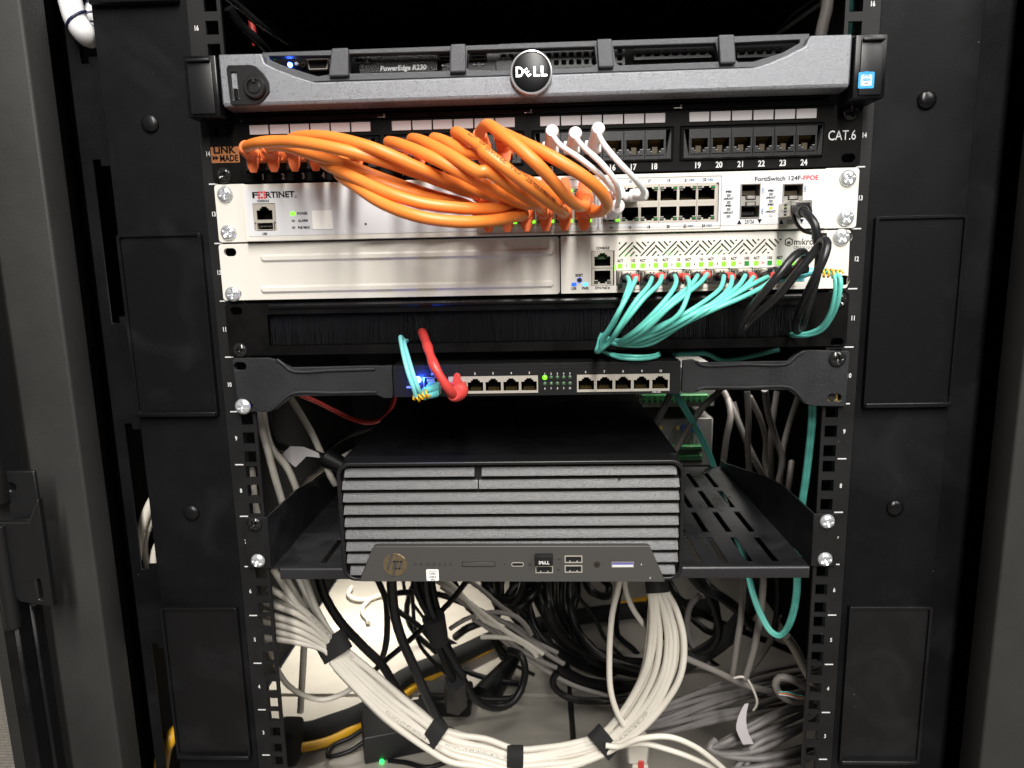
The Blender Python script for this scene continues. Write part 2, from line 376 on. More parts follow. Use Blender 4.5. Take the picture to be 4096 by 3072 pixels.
# ================================================================ cabinet
cab = thing('rack_cabinet', 'black steel equipment cabinet frame whose numbered square hole rails carry all the devices', 'cabinet', (0, 0, FZ))
ZT = .96
for s_ in (-1, 1):
    b = MB(void)
    b.box(min(s_ * .4225, s_ * .44), max(s_ * .4225, s_ * .44), -.016, .98, FZ, ZT, b=.001); b.build('side_panel', cab)
    # front post
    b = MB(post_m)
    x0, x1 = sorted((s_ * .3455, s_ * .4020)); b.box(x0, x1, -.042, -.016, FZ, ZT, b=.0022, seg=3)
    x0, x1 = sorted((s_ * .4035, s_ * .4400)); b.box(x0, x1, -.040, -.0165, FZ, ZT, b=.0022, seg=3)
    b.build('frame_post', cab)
    # rail with square holes
    b = MB(rail_m); x0, x1 = sorted((s_ * .2252, s_ * .2500)); hx = sorted((s_ * .2327 - .0048, s_ * .2327 + .0048))
    b.box(x0, hx[0], 0, .0025, -.10, .80); b.box(hx[1], x1, 0, .0025, -.10, .80); zp = -.10
    for n in range(-2, 18):
        for dz in (.00635, .022225, .0381):
            z = n * U + dz
            if z - .0048 > zp: b.box(hx[0], hx[1], .0, .0025, zp, z - .0048)
            zp = z + .0048
    xo = sorted((s_ * .2478, s_ * .2500)); b.box(xo[0], xo[1], .0026, .030, -.10, .80)
    rail = b.build('mounting_rail', cab)
    b = MB(inkw)
    for n in range(0, 18):
        z = n * U; b.box(s_ * .2425 - .0034, s_ * .2425 + .0034, -.0004, -.0001, z - .00045, z + .00045)
        b.text(str(n + 1), s_ * (.2430 if n < 9 else .2442), z + U / 2, .0062, -.0003, bold=.03, H=.0033, xs=.85)
    b.build('unit_numbering', rail, normals=False)
    # wide filler panel with covers, plugs
    b = MB(black); x0, x1 = sorted((s_ * .2503, s_ * .3225)); b.box(x0, x1, .0008, .003, -.11, .90, b=.0006)
    x0, x1 = sorted((s_ * .3200, s_ * .3223)); b.box(x0, x1, .0031, .020, -.11, .90)
    fp = b.build('filler_panel', cab)
    for z0, z1 in ((.0872, .2313), (.3970, .5418), (.7060, .8510)):
        b = MB(cover_m); x0, x1 = sorted((s_ * .2548, s_ * .3212))
        o_ = rrect(x0, x1, z0, z1, .0022, 3); i_ = rrect(x0 + .0022, x1 - .0022, z0 + .0035, z1 - .0022, .0015, 3)
        b.plate(o_, [i_], -.0042, .0007); b.plate(i_, [], -.0022, .0006)
        b.box(x0 + .001, x1 - .001, -.0060, -.0036, z0 + .0004, z0 + .0042, b=.0009, seg=3)
        b.build('cover_plate', fp, bevel=.0005)
    for z in (.3143, .6233):
        b = MB(gloss); b.lathe((s_ * .2870, .0008, z), (0, -1, 0), [(0, .0068), (.0012, .0067), (.0025, .0055), (.0032, .0035), (.0034, .0005)], 28); b.build('hole_plug', fp)
    # perforated side strip set back behind the panel edge
    b = MB(black); xa, xb = s_ * .3205, s_ * .3520; xl = s_ * .3425; x0, x1 = sorted((xa, xb)); hx0, hx1 = sorted((s_ * .3222, xl)); mid = (hx0 + hx1) / 2
    hs = []
    for z0, z1 in ((-.02, P('L2', 650, 1120, .012).z), (P('L2', 630, 800, .012).z, P('L2', 555, 172, .012).z), (P('L1', 500, 1395, .012).z, P('L1', 430, 690, .012).z), (P('L1', 365, 275, .012).z, .92)):
        hs.append([(hx0, z0), (mid - .004, z0), (mid - .004, z0 + .005), (mid + .004, z0 + .005), (mid + .004, z0), (hx1, z0), (hx1, z1), (mid + .004, z1), (mid + .004, z1 - .005), (mid - .004, z1 - .005), (mid - .004, z1), (hx0, z1)])
    b.plate(rect(x0, x1, -.11, .95), hs if s_ < 0 else [], .012, .0135); b.build('cable_strip', cab, bevel=.0004, seg=1)
    b = MB(void); x0, x1 = sorted((s_ * .3530, s_ * .4220)); b.box(x0, x1, .030, .033, FZ, ZT)
    b.build('inner_shroud', cab)
    pass
b = MB(black); b.box(-.44, .44, -.016, .98, ZT + .001, ZT + .02); b.build('roof_light_block', cab)  # unseen roof, added to keep ambient light out of the interior
b = MB(void); b.box(-.44, .44, .981, .99, FZ, ZT); b.build('rear_door', cab)
b = MB(black); b.box(-.422, .422, -.042, -.031, FZ, FZ + .08, b=.001); b.build('base_plinth', cab)
# open door edge on the far left with its hinge
dr = thing('cabinet_door', 'open black cabinet door edge with bent hinge bracket at the far left', 'door', (-.45, -.07, FZ))
def dx(u, v, y): return P('L2', u, v, y).x
xr = dx(240, 1640, -.064); xl = dx(98, 1650, -.078); xm = dx(165, 1640, -.078)
b = MB(gloss); b.box(xl, xm, -.078, -.050, FZ + .002, P('L2', 60, 900, -.07).z, b=.002); b.box(xm - .003, xr, -.064, -.052, FZ + .002, P('L2', 100, 880, -.06).z, b=.0015)
b.build('door_edge', dr)
b = MB(plast)
zt, zb = P('L2', 130, 385, -.075).z, P('L2', 200, 935, -.075).z
xa, xb_ = dx(20, 700, -.07), dx(205, 700, -.07); zm = P('L2', 120, 590, -.075).z
b.plate([(xa, zb + .012), (xa + .012, zb), (xb_ + .004, zb - .004), (xb_ + .004, zt + .002 - .02), (xb_ - .006, zt - .036), (xa, zm)], [rrect(xb_ - .006, xb_ - .003, zb + .002, zb + .018, .001)], -.078, -.073)
b.plate([(xa + .008, zm - .002), (xb_ - .002, zt - .035), (xb_ - .002, zt), (xa + .008, zt)], [circ(xa + .012, zt - .012, .003)], -.070, -.067)
b.cyl((xa + .004, -.078, zb - .02), (0, 0, zm - zb + .018), .0055, .0055, 18)
b.cyl((xa + .020, -.074, zb - .004), (0, 0, .010), .0035, .0035, 14)
b.build('hinge', dr, bevel=.0015)
b = MB(plast); b.box(xl - .012, xa + .010, -.076, -.052, P('L2', 60, 520, -.07).z, .9, b=.003); b.build('upper_edge', dr)
# ================================================================ equipment above (only its underside shows)
up = thing('rack_device', 'black device above the silver fronted server, only its dark underside in view', 'device', (0, .2, .7112))
b = MB(gloss); b.box(-.2195, .2195, -.004, .62, .7125, .7540, b=.001); b.build('chassis', up)
for c, u, v in (('T1', 1520, 135), ('T2', 200, 85), ('T2', 935, 52), ('T2', 830, 188), ('T2', 850, 195), ('T2', 165, 200)):
    b = MB(steel, dark); q = Fz(c, u, v, .7122); w_ = .006 if v < 150 else .004
    b.box(q.x - w_, q.x + w_, q.y - .003, q.y + .003, .7118, .7124, black); b.box(q.x - w_ + .002, q.x + w_, q.y - .0018, q.y + .0018, .7112, .7117, dark, b=.0002)
    b.box(q.x - w_ + .002, q.x + w_, q.y + .0024, q.y + .0032, .7095, .7117, black)
    b.build('underside_louvre', up)
# ================================================================ rack server
sv = thing('rack_server', 'one unit server behind a silver bezel with round chrome ringed badge and black end latches', 'server', (0, 0, .6222))
YB = -.0255
b = MB(void); b.box(-.2165, .2165, -.004, .60, .6262, .6655, b=.0006)
b.sweepx([(-.004, .6245), (-.0045, .6215), (.012, .6212), (.012, .6250)], -.216, .216, gloss); b.build('chassis', sv)
b = MB(steel)
for c, u, v in (('T1', 1355, 830), ('T2', 172, 600), ('T2', 1002, 578)):
    q = P(c, u, v, -.006); b.box(q.x - .0006, q.x + .0006, -.0060, -.0046, .6213, .6240); b.box(q.x - .005, q.x - .0008, -.0056, -.0046, .6216, .6222)
b.build('lid_clip', sv)
XL, XR = -.2190, .2208
# front face in one piece: band plus the wings that climb to full height at both ends
ZB = P('T1', 400, 768, YB).z; ZU_ = P('T1', 400, 826, -.010).z
prof = [(-.0200, ZB + .0030), (YB + .0001, ZB + .0030), (YB + .0001, ZB - .0002), (YB + .0006, ZB - .0010), (YB + .0022, ZU_ + .0006), (-.0180, ZU_ + .0002), (-.0100, ZU_), (-.0080, ZU_ + .0004), (-.0080, ZU_ + .0015), (-.014, ZU_ + .0025)]
b = MB(bezelg); b.sweepx(prof, XL + .0012, XR - .0012)
b.build('bezel_lip', sv)
lw = [(XL, ZB), (XL, P('T1', 168, 398, YB).z)] + XZ('T1', YB, (455, 392), (475, 462), (560, 505), (680, 550), (780, 585), (850, 604))
rw = XZ('T2', YB, (1400, 372), (1480, 348), (1580, 305), (1690, 250), (1712, 197)) + [(XR, P('T2', 1930, 190, YB).z), (XR, ZB)]
nb = 24; band = [(lw[-1][0] + (rw[0][0] - lw[-1][0]) * k / nb, lw[-1][1] + (rw[0][1] - lw[-1][1]) * k / nb) for k in range(1, nb)]
b = MB(bezelg); b.plate(lw + band + rw, [], YB, -.0150)
bz = b.build('bezel', sv, bevel=.0013, seg=3)
# upper frame with pillars and windows
b = MB(bezeld)
zt = .6652
ztb = .6635
outer = [(P('T1', 470, 400, -.019).x, .6440), (XR - .032, .6440), (XR - .030, zt), (P('T1', 452, 400, -.019).x, zt)]
outer = rect(P('T1', 455, 400, -.019).x, P('T2', 1712, 200, -.019).x, .6442, zt)
wins = [XZ('T1', -.019, (508, 412), (972, 408), (950, 548), (868, 562), (760, 530), (600, 478), (512, 440)),
        XZ('T1', -.019, (1100, 398), (1842, 378), (1838, 520), (1112, 542), (1092, 528)),
        XZ('T1', -.019, (1972, 372), (2200, 366)) + XZ('T2', -.019, (522, 258), (535, 352), (500, 370), (0, 388)) + XZ('T1', -.019, (1985, 515), (1965, 500)),
        XZ('T2', -.019, (628, 256), (1192, 238), (1216, 340), (660, 360), (640, 345)),
        XZ('T2', -.019, (1298, 236), (1655, 218), (1660, 236), (1560, 292), (1400, 340), (1318, 342), (1304, 330))]
zz = [w_ for w_ in wins]
b.plate(outer, zz, -.0190, -.0110)
b.build('bezel_frame', sv, bevel=.0007, seg=2)
# pillars stand proud of the frame
for c, u0, u1, u2, u3, v in (('T1', 978, 1100, 945, 1088, 470), ('T1', 1852, 1962, 1842, 1955, 450), ('T2', 535, 618, 548, 628, 300), ('T2', 1205, 1292, 1222, 1305, 280)):
    b = MB(bezeld); a0, a1 = P(c, u0, v, -.022).x, P(c, u1, v, -.022).x; c0, c1 = P(c, u2, v, -.022).x - .0004, P(c, u3, v, -.022).x + .0004
    b.plate([(c0, .6465), (c1, .6465), (a1, .6655), (a0, .6655)], [], -.0225, -.0192)
    b.build('bezel_pillar', sv, bevel=.0011, seg=3)
# round badge
cq = P('T2', 173, 402, -.0285); bd = MB(chrome, plast)
bd.lathe((cq.x, -.0250, cq.z), (0, -1, 0), [(0, .0148), (.0040, .0148), (.0050, .0143), (.0052, .0136), (.0044, .0131), (.0040, .0130)], 48, chrome)
bd.lathe((cq.x, -.0288, cq.z), (0, -1, 0), [(0, .0131), (.0006, .0129), (.0010, .010), (.0012, .001)], 48, badge_m)
badge = bd.build('badge', sv)
b = MB(chrome); yb = -.0304
b.text('D', cq.x - .0080, cq.z + .0003, .01, yb, bold=.03, H=.0062, W=.0052); b.text('E', cq.x - .0027, cq.z - .0002, .01, yb, bold=.03, H=.0052, xs=.95, rot=.62); b.text('L', cq.x + .0037, cq.z + .0003, .01, yb, bold=.03, H=.0062, W=.0042); b.text('L', cq.x + .0088, cq.z + .0003, .01, yb, bold=.03, H=.0062, W=.0042)
b.build('lettering', badge, normals=False)
# lock plate
b = MB(plast); b.plate(XZ('T1', -.0268, (192, 505), (205, 480), (360, 476), (410, 485), (470, 540), (508, 610), (510, 680), (470, 735), (430, 765), (385, 775), (240, 775), (222, 760)), [rrect(*[P('T1', 236, 650, -.0268).x, P('T1', 278, 650, -.0268).x], P('T1', 250, 738, -.0268).z, P('T1', 250, 532, -.0268).z, .0006)], -.0268, -.0250)
lk = b.build('lock_plate', sv, bevel=.0005)
q = P('T1', 398, 640, -.029)
b = MB(plast, chromeb); b.lathe((q.x, -.0267, q.z), (0, -1, 0), [(0, .0079), (.0022, .0078), (.0030, .0070), (.0030, .0052), (.0016, .0050)], 36, plast)
b.lathe((q.x, -.0262, q.z), (0, -1, 0), [(0, .0048), (.0028, .0046), (.0030, .0036), (.0018, .0034), (.0018, .0006)], 30, chromeb)
b.box(q.x - .0007, q.x + .0007, -.0298, -.0285, q.z + .003, q.z + .0056, dark); b.build('key_lock', lk)
b = MB(plast); x0, x1 = P('T1', 240, 650, -.0268).x, P('T1', 276, 650, -.0268).x
for k in range(9): b.box(x0 + .0004, x1 - .0002, -.0272, -.0256, P('T1', 250, 730, -.0268).z + k * .0008, P('T1', 250, 730, -.0268).z + k * .0008 + .0005, b=.0001)
b.build('release_slider', lk)
# end latches
for s_ in (-1, 1):
    b = MB(gloss)
    x0, x1 = (-.2440, -.2202) if s_ < 0 else (.2222, .2437)
    ez1, ez0 = (P('T1', 60, 406, -.0275).z, P('T1', 80, 862, -.0275).z) if s_ < 0 else (P('T2', 2030, 190, -.0275).z, P('T2', 2010, 545, -.0275).z)
    b.box(x0, x1, -.0275, -.0010, ez0, ez1, b=.0010, seg=2)
    lt = b.build('end_latch', sv)
    b = MB(plast); xa, xb_ = x0 + .0035, x1 - .0030; b.box(xa, xb_, -.0287, -.0270, ez0 + .0020, ez1 - .0028, b=.0007, seg=2); b.box(xa + .0003, xb_ - .0003, -.0312, -.0282, ez1 - .0048, ez1 - .0028, b=.0005, seg=2)
    b.build('latch_lever', lt)
    if s_ > 0:
        a = P('T2', 1979, 490, -.029); c_ = P('T2', 2073, 396, -.029)
        b = MB(stick_b, labelw); b.plate(rrect(a.x, c_.x, a.z, c_.z, .0009), [], -.02895, -.0287, stick_b)
        b.plate(rrect(a.x + .0016, c_.x - .0016, a.z + .0016, c_.z - .0016, .0008), [], -.02905, -.0289, silver)
        mx = (a.x + c_.x) / 2
        b.text('intel', mx, a.z + .0090, .0026, -.0291, stick_b, bold=.01); b.text('XEON', mx, a.z + .0056, .0024, -.0291, stick_b, bold=.04); b.text('inside', mx, a.z + .0034, .0013, -.0291, ink)
        el = [(mx + .0034 * math.cos(t * PI / 12), a.z + .0091 + .0019 * math.sin(t * PI / 12)) for t in range(24)]; e2 = [(mx + .0031 * math.cos(t * PI / 12), a.z + .0091 + .0016 * math.sin(t * PI / 12)) for t in range(24)]
        b.plate(el, [e2], -.0291, -.02905, stick_b); b.build('processor_sticker', lt, normals=False)
# things behind the windows
YI = -.0052
b = MB(plast, nick, dark); x0, x1 = P('T1', 800, 480, YI).x, P('T1', 962, 480, YI).x; zc = P('T1', 880, 482, YI).z
b.plate([(x0, zc + .0035), (x0 + .0014, zc - .0038), (x1 - .0014, zc - .0038), (x1, zc + .0035)], [[(x0 + .0008, zc + .0029), (x0 + .002, zc - .0031), (x1 - .002, zc - .0031), (x1 - .0008, zc + .0029)]], YI - .004, YI, nick)
b.plate([(x0 + .0008, zc + .0029), (x0 + .002, zc - .0031), (x1 - .002, zc - .0031), (x1 - .0008, zc + .0029)], [], YI - .0025, YI - .0005, plast)
for r_, n in ((.0018, 5), (0, 5), (-.0018, 5)):
    for k in range(n): b.cyl((x0 + .0032 + k * .0023 + (0 if r_ else .0008), YI - .0026, zc + r_), (0, -.0003, 0), .0006, .0006, 8, dark)
b.build('vga_port', sv, normals=False)
b = MB(leather); x0, x1 = P('T1', 1175, 470, YI).x, P('T1', 1755, 470, YI).x; b.box(x0, x1, YI - .003, YI, P('T1', 1400, 545, YI).z, P('T1', 1400, 415, YI).z, b=.0005); dp = b.build('display_panel', sv)
b = MB(inkw); q = P('T1', 1498, 496, YI - .0035); b.text('PowerEdge R230', q.x, q.z - .0002, .0049, YI - .0032, bold=.03, shear=.15, H=.0032, W=P('T1', 1668, 490, YI).x - P('T1', 1328, 490, YI).x); b.build('lettering', dp, normals=False)
for u_, tx_ in ((1172, '✓'), (1233, '>')):
    b = MB(plast, inkw); q = P('T1', u_, 450, YI - .004); b.box(q.x - .0026, q.x + .0026, YI - .0042, YI - .003, q.z - .0019, q.z + .0019, b=.0003); b.text('>' if tx_ == '>' else 'v', q.x, q.z + .0002, .0042, YI - .0043, inkw if tx_ == '>' else inkdim, bold=.02); b.build('push_button', dp, normals=False)
for c, u_, v_, rr in (('T1', 1820, 425, 1), ('T1', 2052, 418, 0)):
    q = P(c, u_, v_, YI); b = MB(nick, dark); b.plate(rect(q.x - .0064, q.x + .0064, q.z - .0027, q.z + .0027), [rect(q.x - .0058, q.x + .0058, q.z - .0021, q.z + .0021)], YI - .0032, YI, bronze); b.box(q.x - .0058, q.x + .0058, YI - .001, YI - .0005, q.z - .0021, q.z + .0021, dark)
    b.box(q.x - .005, q.x + .005, YI - .0025, YI - .001, q.z - .0003, q.z + .0005, plast); b.build('usb_port', sv, normals=False)
    b = MB(inkw); zq = q.z - .0054; b.box(q.x - .0032, q.x + .0030, YI - .0006, YI - .0003, zq - .00018, zq + .00018); b.cyl((q.x - .0032, YI - .0005, zq), (0, -.0001, 0), .0008, .0008, 12)
    b.add([(q.x + .003, YI - .0006, zq + .0006), (q.x + .0042, YI - .0006, zq), (q.x + .003, YI - .0006, zq - .0006)], [(0, 2, 1)]); b.box(q.x - .001, q.x + .0014, YI - .0006, YI - .0003, zq + .0008, zq + .0011); b.box(q.x - .0002, q.x + .002, YI - .0006, YI - .0003, zq - .0012, zq - .0009)
    b.build('usb_symbol', sv, normals=False)
b = MB(ledb); q = P('T1', 666, 480, YI); b.cyl((q.x, YI, q.z), (0, -.002, 0), .0017, .0014, 16); b.build('status_light', sv)
b = MB(inkw, bronze, plast); q = P('T1', 713, 472, YI); b.cyl((q.x, YI + .001, q.z), (0, -.002, 0), .0012, .0012, 16, inkw); q = P('T1', 762, 480, YI); b.lathe((q.x, YI + .001, q.z), (0, -1, 0), [(0, .0019), (.002, .0018), (.002, .0010), (.001, .001)], 16, bronze); b.build('indicator', sv)
b = MB(ledg2); q = P('T1', 528, 425, -.012); b.box(q.x - .0020, q.x + .0020, -.010, -.009, q.z - .0005, q.z + .0005); b.build('status_light', sv)
# drive cage and vents
def vent(u0, u1, c0, c1, v, rows, ch, y):
    x0, x1 = P(c0, u0, v, y).x, P(c1, u1, v, y).x; z = P(c1, u1 if c0 != c1 else u0, v, y).z
    n = int((x1 - x0) / ch); hs = []
    for k in range(n):
        for r_ in range(rows): cx = x0 + (k + .5) * (x1 - x0) / n; cz = z + (r_ - (rows - 1) / 2) * ch * .95; hs.append(rrect(cx - ch * .34, cx + ch * .34, cz - ch * .34, cz + ch * .34, ch * .10, 1))
    b = MB(plast); b.plate(rect(x0, x1, z - rows * ch * .5 - .0008, z + rows * ch * .5 + .0008), hs, y - .0012, y); b.build('vent_grille', sv)
vent(0, 540, 'T2', 'T2', 318, 3, .0053, YI)
vent(740, 1195, 'T2', 'T2', 302, 1, .0062, YI - .001)
vent(1310, 1560, 'T2', 'T2', 290, 1, .0062, YI - .001)
vent(632, 690, 'T2', 'T2', 325, 3, .0053, YI)
b = MB(chromeb, dark); x0, x1 = P('T2', 300, 300, .004).x, P('T2', 530, 300, .004).x
for k in range(5): b.box(x0 + k * (x1 - x0) / 5, x0 + (k + .6) * (x1 - x0) / 5, -.0048, -.0042, .6565, .6572, steel)
b.build('drive_latch', sv)
b = MB(plast); x0, x1 = P('T1', 2180, 420, YI).x, P('T2', 70, 330, YI).x; b.box(x0, x1, YI - .002, YI, .6500, .6580, b=.0004); b.box(P('T1', 1780, 400, YI).x, P('T2', 60, 330, YI).x, YI + .0008, YI + .0012, .6440, .6632); b.build('port_panel', sv)
# ================================================================ patch panel
PZ0, PZ1 = 13 * U + .0004, 14 * U - .0008
pp = thing('patch_bay', 'black twenty four port patch panel with white label windows under the server', 'patch panel', (0, 0, PZ0))
YP = -.0022
def lerpn(a, b_, n): return [a + (b_ - a) * k / (n - 1) for k in range(n)]
g1 = P('C1', 520, 900, YP).x; g1b = P('C1', 877, 893, YP).x; pitch = (g1b - g1) / 3
g2 = P('C1', 1350, 880, YP).x
g4 = P('C2', 1020, 828, YP).x; g4b = P('C2', 1645, 810, YP).x; pitch4 = (g4b - g4) / 5
g3 = P('C2', 150, 857, YP).x
PITCH = pitch4
px_ = []
for k, g in enumerate((g1, g2, g3, g4)): px_ += [g + j * PITCH for j in range(6)]
PORTX = px_
PORTZ = P('C2', 1650, 690, YP).z
zlab = P('C2', 1660, 523, YP).z; znum = P('C2', 1643, 810, YP).z
holes = [rect(px_[6 * k] - .0135, px_[6 * k + 5] + .0135, PORTZ - .0112, PORTZ + .0135) for k in range(4)]
slots_ = [slot(-SX, P('C1', 265, 635).z), slot(SX, P('R1', 205, 685).z)]
b = MB(panelb); b.plate(rrect(-.2413, .2413, PZ0, PZ1, .0030), holes + slots_, YP, -.0002); fpn = b.build('faceplate', pp, bevel=.0004)
b = MB(inkw)
for k in range(24): b.text(str(k + 1), px_[k], znum, .0066, YP - .0002, bold=.022, H=.0041, xs=.95)
q = P('C2', 1870, 650, YP); b.text('CAT.6', q.x, q.z, .0128, YP - .0002, H=.0066, W=P('C2', 1953, 650, YP).x - P('C2', 1790, 650, YP).x)
b.build('lettering', fpn, normals=False)
a, c_ = P('C1', 218, 815, YP), P('C1', 376, 716, YP)
b = MB(copper); b.plate(rrect(a.x, c_.x, a.z, c_.z, .0006), [], YP - .0003, YP - .0001)
mx = (a.x + c_.x) / 2; b.text('LiNK', mx, a.z + .0093, .0076, YP - .0004, panelb, bold=.035, H=.0050, W=.0172); b.text('MADE', mx + .0028, a.z + .0032, .0064, YP - .0004, panelb, bold=.035, H=.0043, W=.0140)
for dx_ in (0, .0022): b.add([(a.x + .001 + dx_, YP - .0004, a.z + .0055), (a.x + .0036 + dx_, YP - .0004, a.z + .0036), (a.x + .001 + dx_, YP - .0004, a.z + .0017)], [(0, 2, 1)], panelb)
b.build('maker_plate', pp, normals=False)
for k in range(24):
    b = MB(labelw); w_ = PITCH * .465; b.box(px_[k] - w_, px_[k] + w_, YP - .0009, YP - .0001, zlab - .0034, zlab + .0034, b=.0002); b.build('label_window', pp)
# four port blocks, each > six sockets
def jack_mesh():
    """socket with its notch at the bottom, centred on 0,0"""
    b = MB(plast, dark, bronze, brass)
    op = [(-.0059, .0042), (.0059, .0042), (.0059, -.0028), (.0040, -.0028), (.0040, -.0044), (.0023, -.0044), (.0023, -.0058), (-.0023, -.0058), (-.0023, -.0044), (-.0040, -.0044), (-.0040, -.0028), (-.0059, -.0028)]
    b.plate(rect(-PITCH * .485, PITCH * .485, -.0085, .0108), [op], -.0004, .0016, plast, back=False)
    b.plate(rect(-.0066, .0066, -.0066, .0049), [op], -.0012, -.0004, plast, back=False)
    n = len(op); vs = [(x, .0016, z) for x, z in op] + [(x * .93, .012, z * .93) for x, z in op]
    b.add(vs, [(k, (k + 1) % n, n + (k + 1) % n, n + k) for k in range(n)], plast); b.box(-.007, .007, .012, .0125, -.007, .005, dark)
    b.box(-.0019, .0019, .003, .011, -.0052, -.0005, bronze)
    for k in range(8):
        x = -.0040 + k * .00115; b.add([(x - .00028, .0008, .0040), (x + .00028, .0008, .0040), (x + .00028, .010, .0002), (x - .00028, .010, .0002)], [(0, 1, 2, 3)], brass)
    for s_ in (-1, 1):  # small bright bars painted in as glints on the notch ledges
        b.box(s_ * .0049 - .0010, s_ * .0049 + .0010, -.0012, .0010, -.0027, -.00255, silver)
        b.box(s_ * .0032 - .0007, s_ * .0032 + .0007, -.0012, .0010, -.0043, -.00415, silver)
    return b
jk = None
for k in range(4):
    x0, x1 = px_[6 * k] - .0132, px_[6 * k + 5] + .0132
    b = MB(plast)
    zo0, zo1 = P('C2', 1650, 776, -.005).z, P('C2', 1650, 578, -.005).z; O = rect(x0, x1, zo0, zo1); I = rect(x0 + .0020, x1 - .0020, zo0 + .0012, zo1 - .0018); J = rect(px_[6 * k] - PITCH * .487, px_[6 * k + 5] + PITCH * .487, PORTZ - .0086, PORTZ + .0110)
    vs = [(x, YP - .0030, z) for x, z in I] + [(x, YP - .0002, z) for x, z in O]
    b.add(vs, [(j, 4 + j, 4 + (j + 1) % 4, (j + 1) % 4) for j in range(4)]); b.plate(I, [J], YP - .0030, YP + .0005)
    blk = b.build('port_block', pp, normals=False, bevel=0)
    for j in range(6):
        if jk is None:
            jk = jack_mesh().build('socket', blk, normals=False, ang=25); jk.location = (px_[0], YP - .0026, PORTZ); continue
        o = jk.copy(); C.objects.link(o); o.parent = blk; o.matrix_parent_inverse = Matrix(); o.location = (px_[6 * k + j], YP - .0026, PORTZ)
screw(-SX, P('C1', 291, 890).z, YP - .0002, pp, chromeb)
screw(SX, P('R1', 228, 488).z, YP - .0002, pp, chromeb)
b = MB(void); b.box(-.22, .22, .013, .045, PZ0 + .001, PZ1 - .001); b.build('wiring_block', pp)
# ================================================================ white switch (U13)
def led(parent, x, z, y, m, w=.0016, h=.0011, r=0):
    b = MB(m); b.plate(rrect(x - w, x + w, z - h, z + h, min(w, h) * .25, 2), [], y - .0004, y - .0001); return b.build('indicator_light', parent, normals=False)
def rj(up=True, leds=(ledo, lede), w=.0143, h=.0125, pins=True, frame=nick, ledn=.0):
    """socket of a metal shielded block, clip notch up or down; centred on 0,0"""
    s_ = 1 if up else -1; b = MB(frame, void, plast, brass)
    op = [(-.0060, -.0048), (.0060, -.0048), (.0060, .0022), (.0035, .0022), (.0035, .0036), (.0021, .0036), (.0021, .0048), (-.0021, .0048), (-.0021, .0036), (-.0035, .0036), (-.0035, .0022), (-.0060, .0022)]
    op = [(x, z * s_) for x, z in op]
    b.plate(rect(-w / 2, w / 2, -h / 2, h / 2), [op], -.0006, .0004, frame, back=False)
    n = len(op); vs = [(x, .0004, z) for x, z in op] + [(x, .011, z) for x, z in op]
    b.add(vs, [(k, (k + 1) % n, n + (k + 1) % n, n + k) for k in range(n)], void); b.box(-.0065, .0065, .011, .0115, -.0055, .0055, void)
    if pins:
        for k in range(8):
            x = -.0038 + k * .00109; z0, z1 = (-.0044 * s_, -.0028 * s_); b.add([(x - .0002, .0012, z0), (x + .0002, .0012, z0), (x + .0002, .007, z1), (x - .0002, .007, z1)], [(0, 1, 2, 3)], brass if up else bronze)
    for sx, m in zip((-1, 1), leds or ()):
        if m is None: continue
        b.box(sx * .0048 - .0014, sx * .0048 + .0014, -.0011, -.0005, s_ * .0038 - .0011, s_ * .0038 + .0011, plast if m not in (ledg,) else m, b=.0001)
        for q in (-.0006, .0006): b.cyl((sx * .0048 + q, -.0011, s_ * .0038), (0, -.0008 if m is ledg else -.0003, 0), .0010 if m is ledg else .00062, .0005, 8, m)
    return b
def place(proto, parent, x, y, z):
    o = proto.copy(); C.objects.link(o); o.parent = parent; o.matrix_parent_inverse = Matrix.Translation(-(parent.location if parent.type == 'EMPTY' else Vector())); o.location = (x, y, z); return o
W0, W1 = 12 * U + .0005, 13 * U - .0006
sw = thing('network_switch', 'white rack switch with red and grey printing, orange and white leads plugged in', 'network switch', (0, 0, W0))
YE, YF = -.0022, -.0095
xl_, xr_ = P('C1', 404, 1110, YF).x, P('C2', 1785, 1030, YF).x
b = MB(white)
for s_ in (-1, 1):
    x0, x1 = (-.2413, xl_ + .001) if s_ < 0 else (xr_ - .001, .2413)
    o_ = rrect(x0, x1, W0, W1, .0026); zs = [W0 + .0075, W1 - .0075]
    b = MB(white); b.plate(o_, [slot(s_ * SX, z) for z in zs], YE, -.0002); b.build('mounting_ear', sw, bevel=.0004)
    for z in zs: screw(s_ * SX + s_ * .0004, z, YE, sw, chrome, r=.0061, h=.0036)
gx = lambda u, v=1200: P('D2', u, v, YF).x
gz = lambda u, v: P('D2', u, v, YF).z
colx = [gx(v) for v in (165, 445, 725, 1010, 1290, 1565)]
pt = (colx[5] - colx[0]) / 5; ZU, ZL = gz(1010, 1085), gz(1010, 1375)
c12 = P('D1', 1775, 1200, YF).x; col1 = [c12 - pt * k for k in range(5, -1, -1)]
SWX = col1 + colx
gang = []
for cs in (col1, colx): gang.append((cs[0] - pt / 2 - .0006, cs[5] + pt / 2 + .0022, ZL - .0070, ZU + .0070))
sf = []
for u0, u1 in ((405, 700), (1025, 1325)): sf.append((P('D3', u0, 600, YF).x, P('D3', u1, 600, YF).x, P('D3', u0, 825, YF).z, P('D3', u0, 315, YF).z))
cx0, cx1, cz0, cz1 = P('C1', 464, 1130, YF).x, P('C1', 596, 1130, YF).x, P('C1', 530, 1214, YF).z, P('C1', 530, 1052, YF).z
hol = [rect(*g) for g in gang] + [rect(*g) for g in sf] + [rect(cx0, cx1, cz0, cz1)]
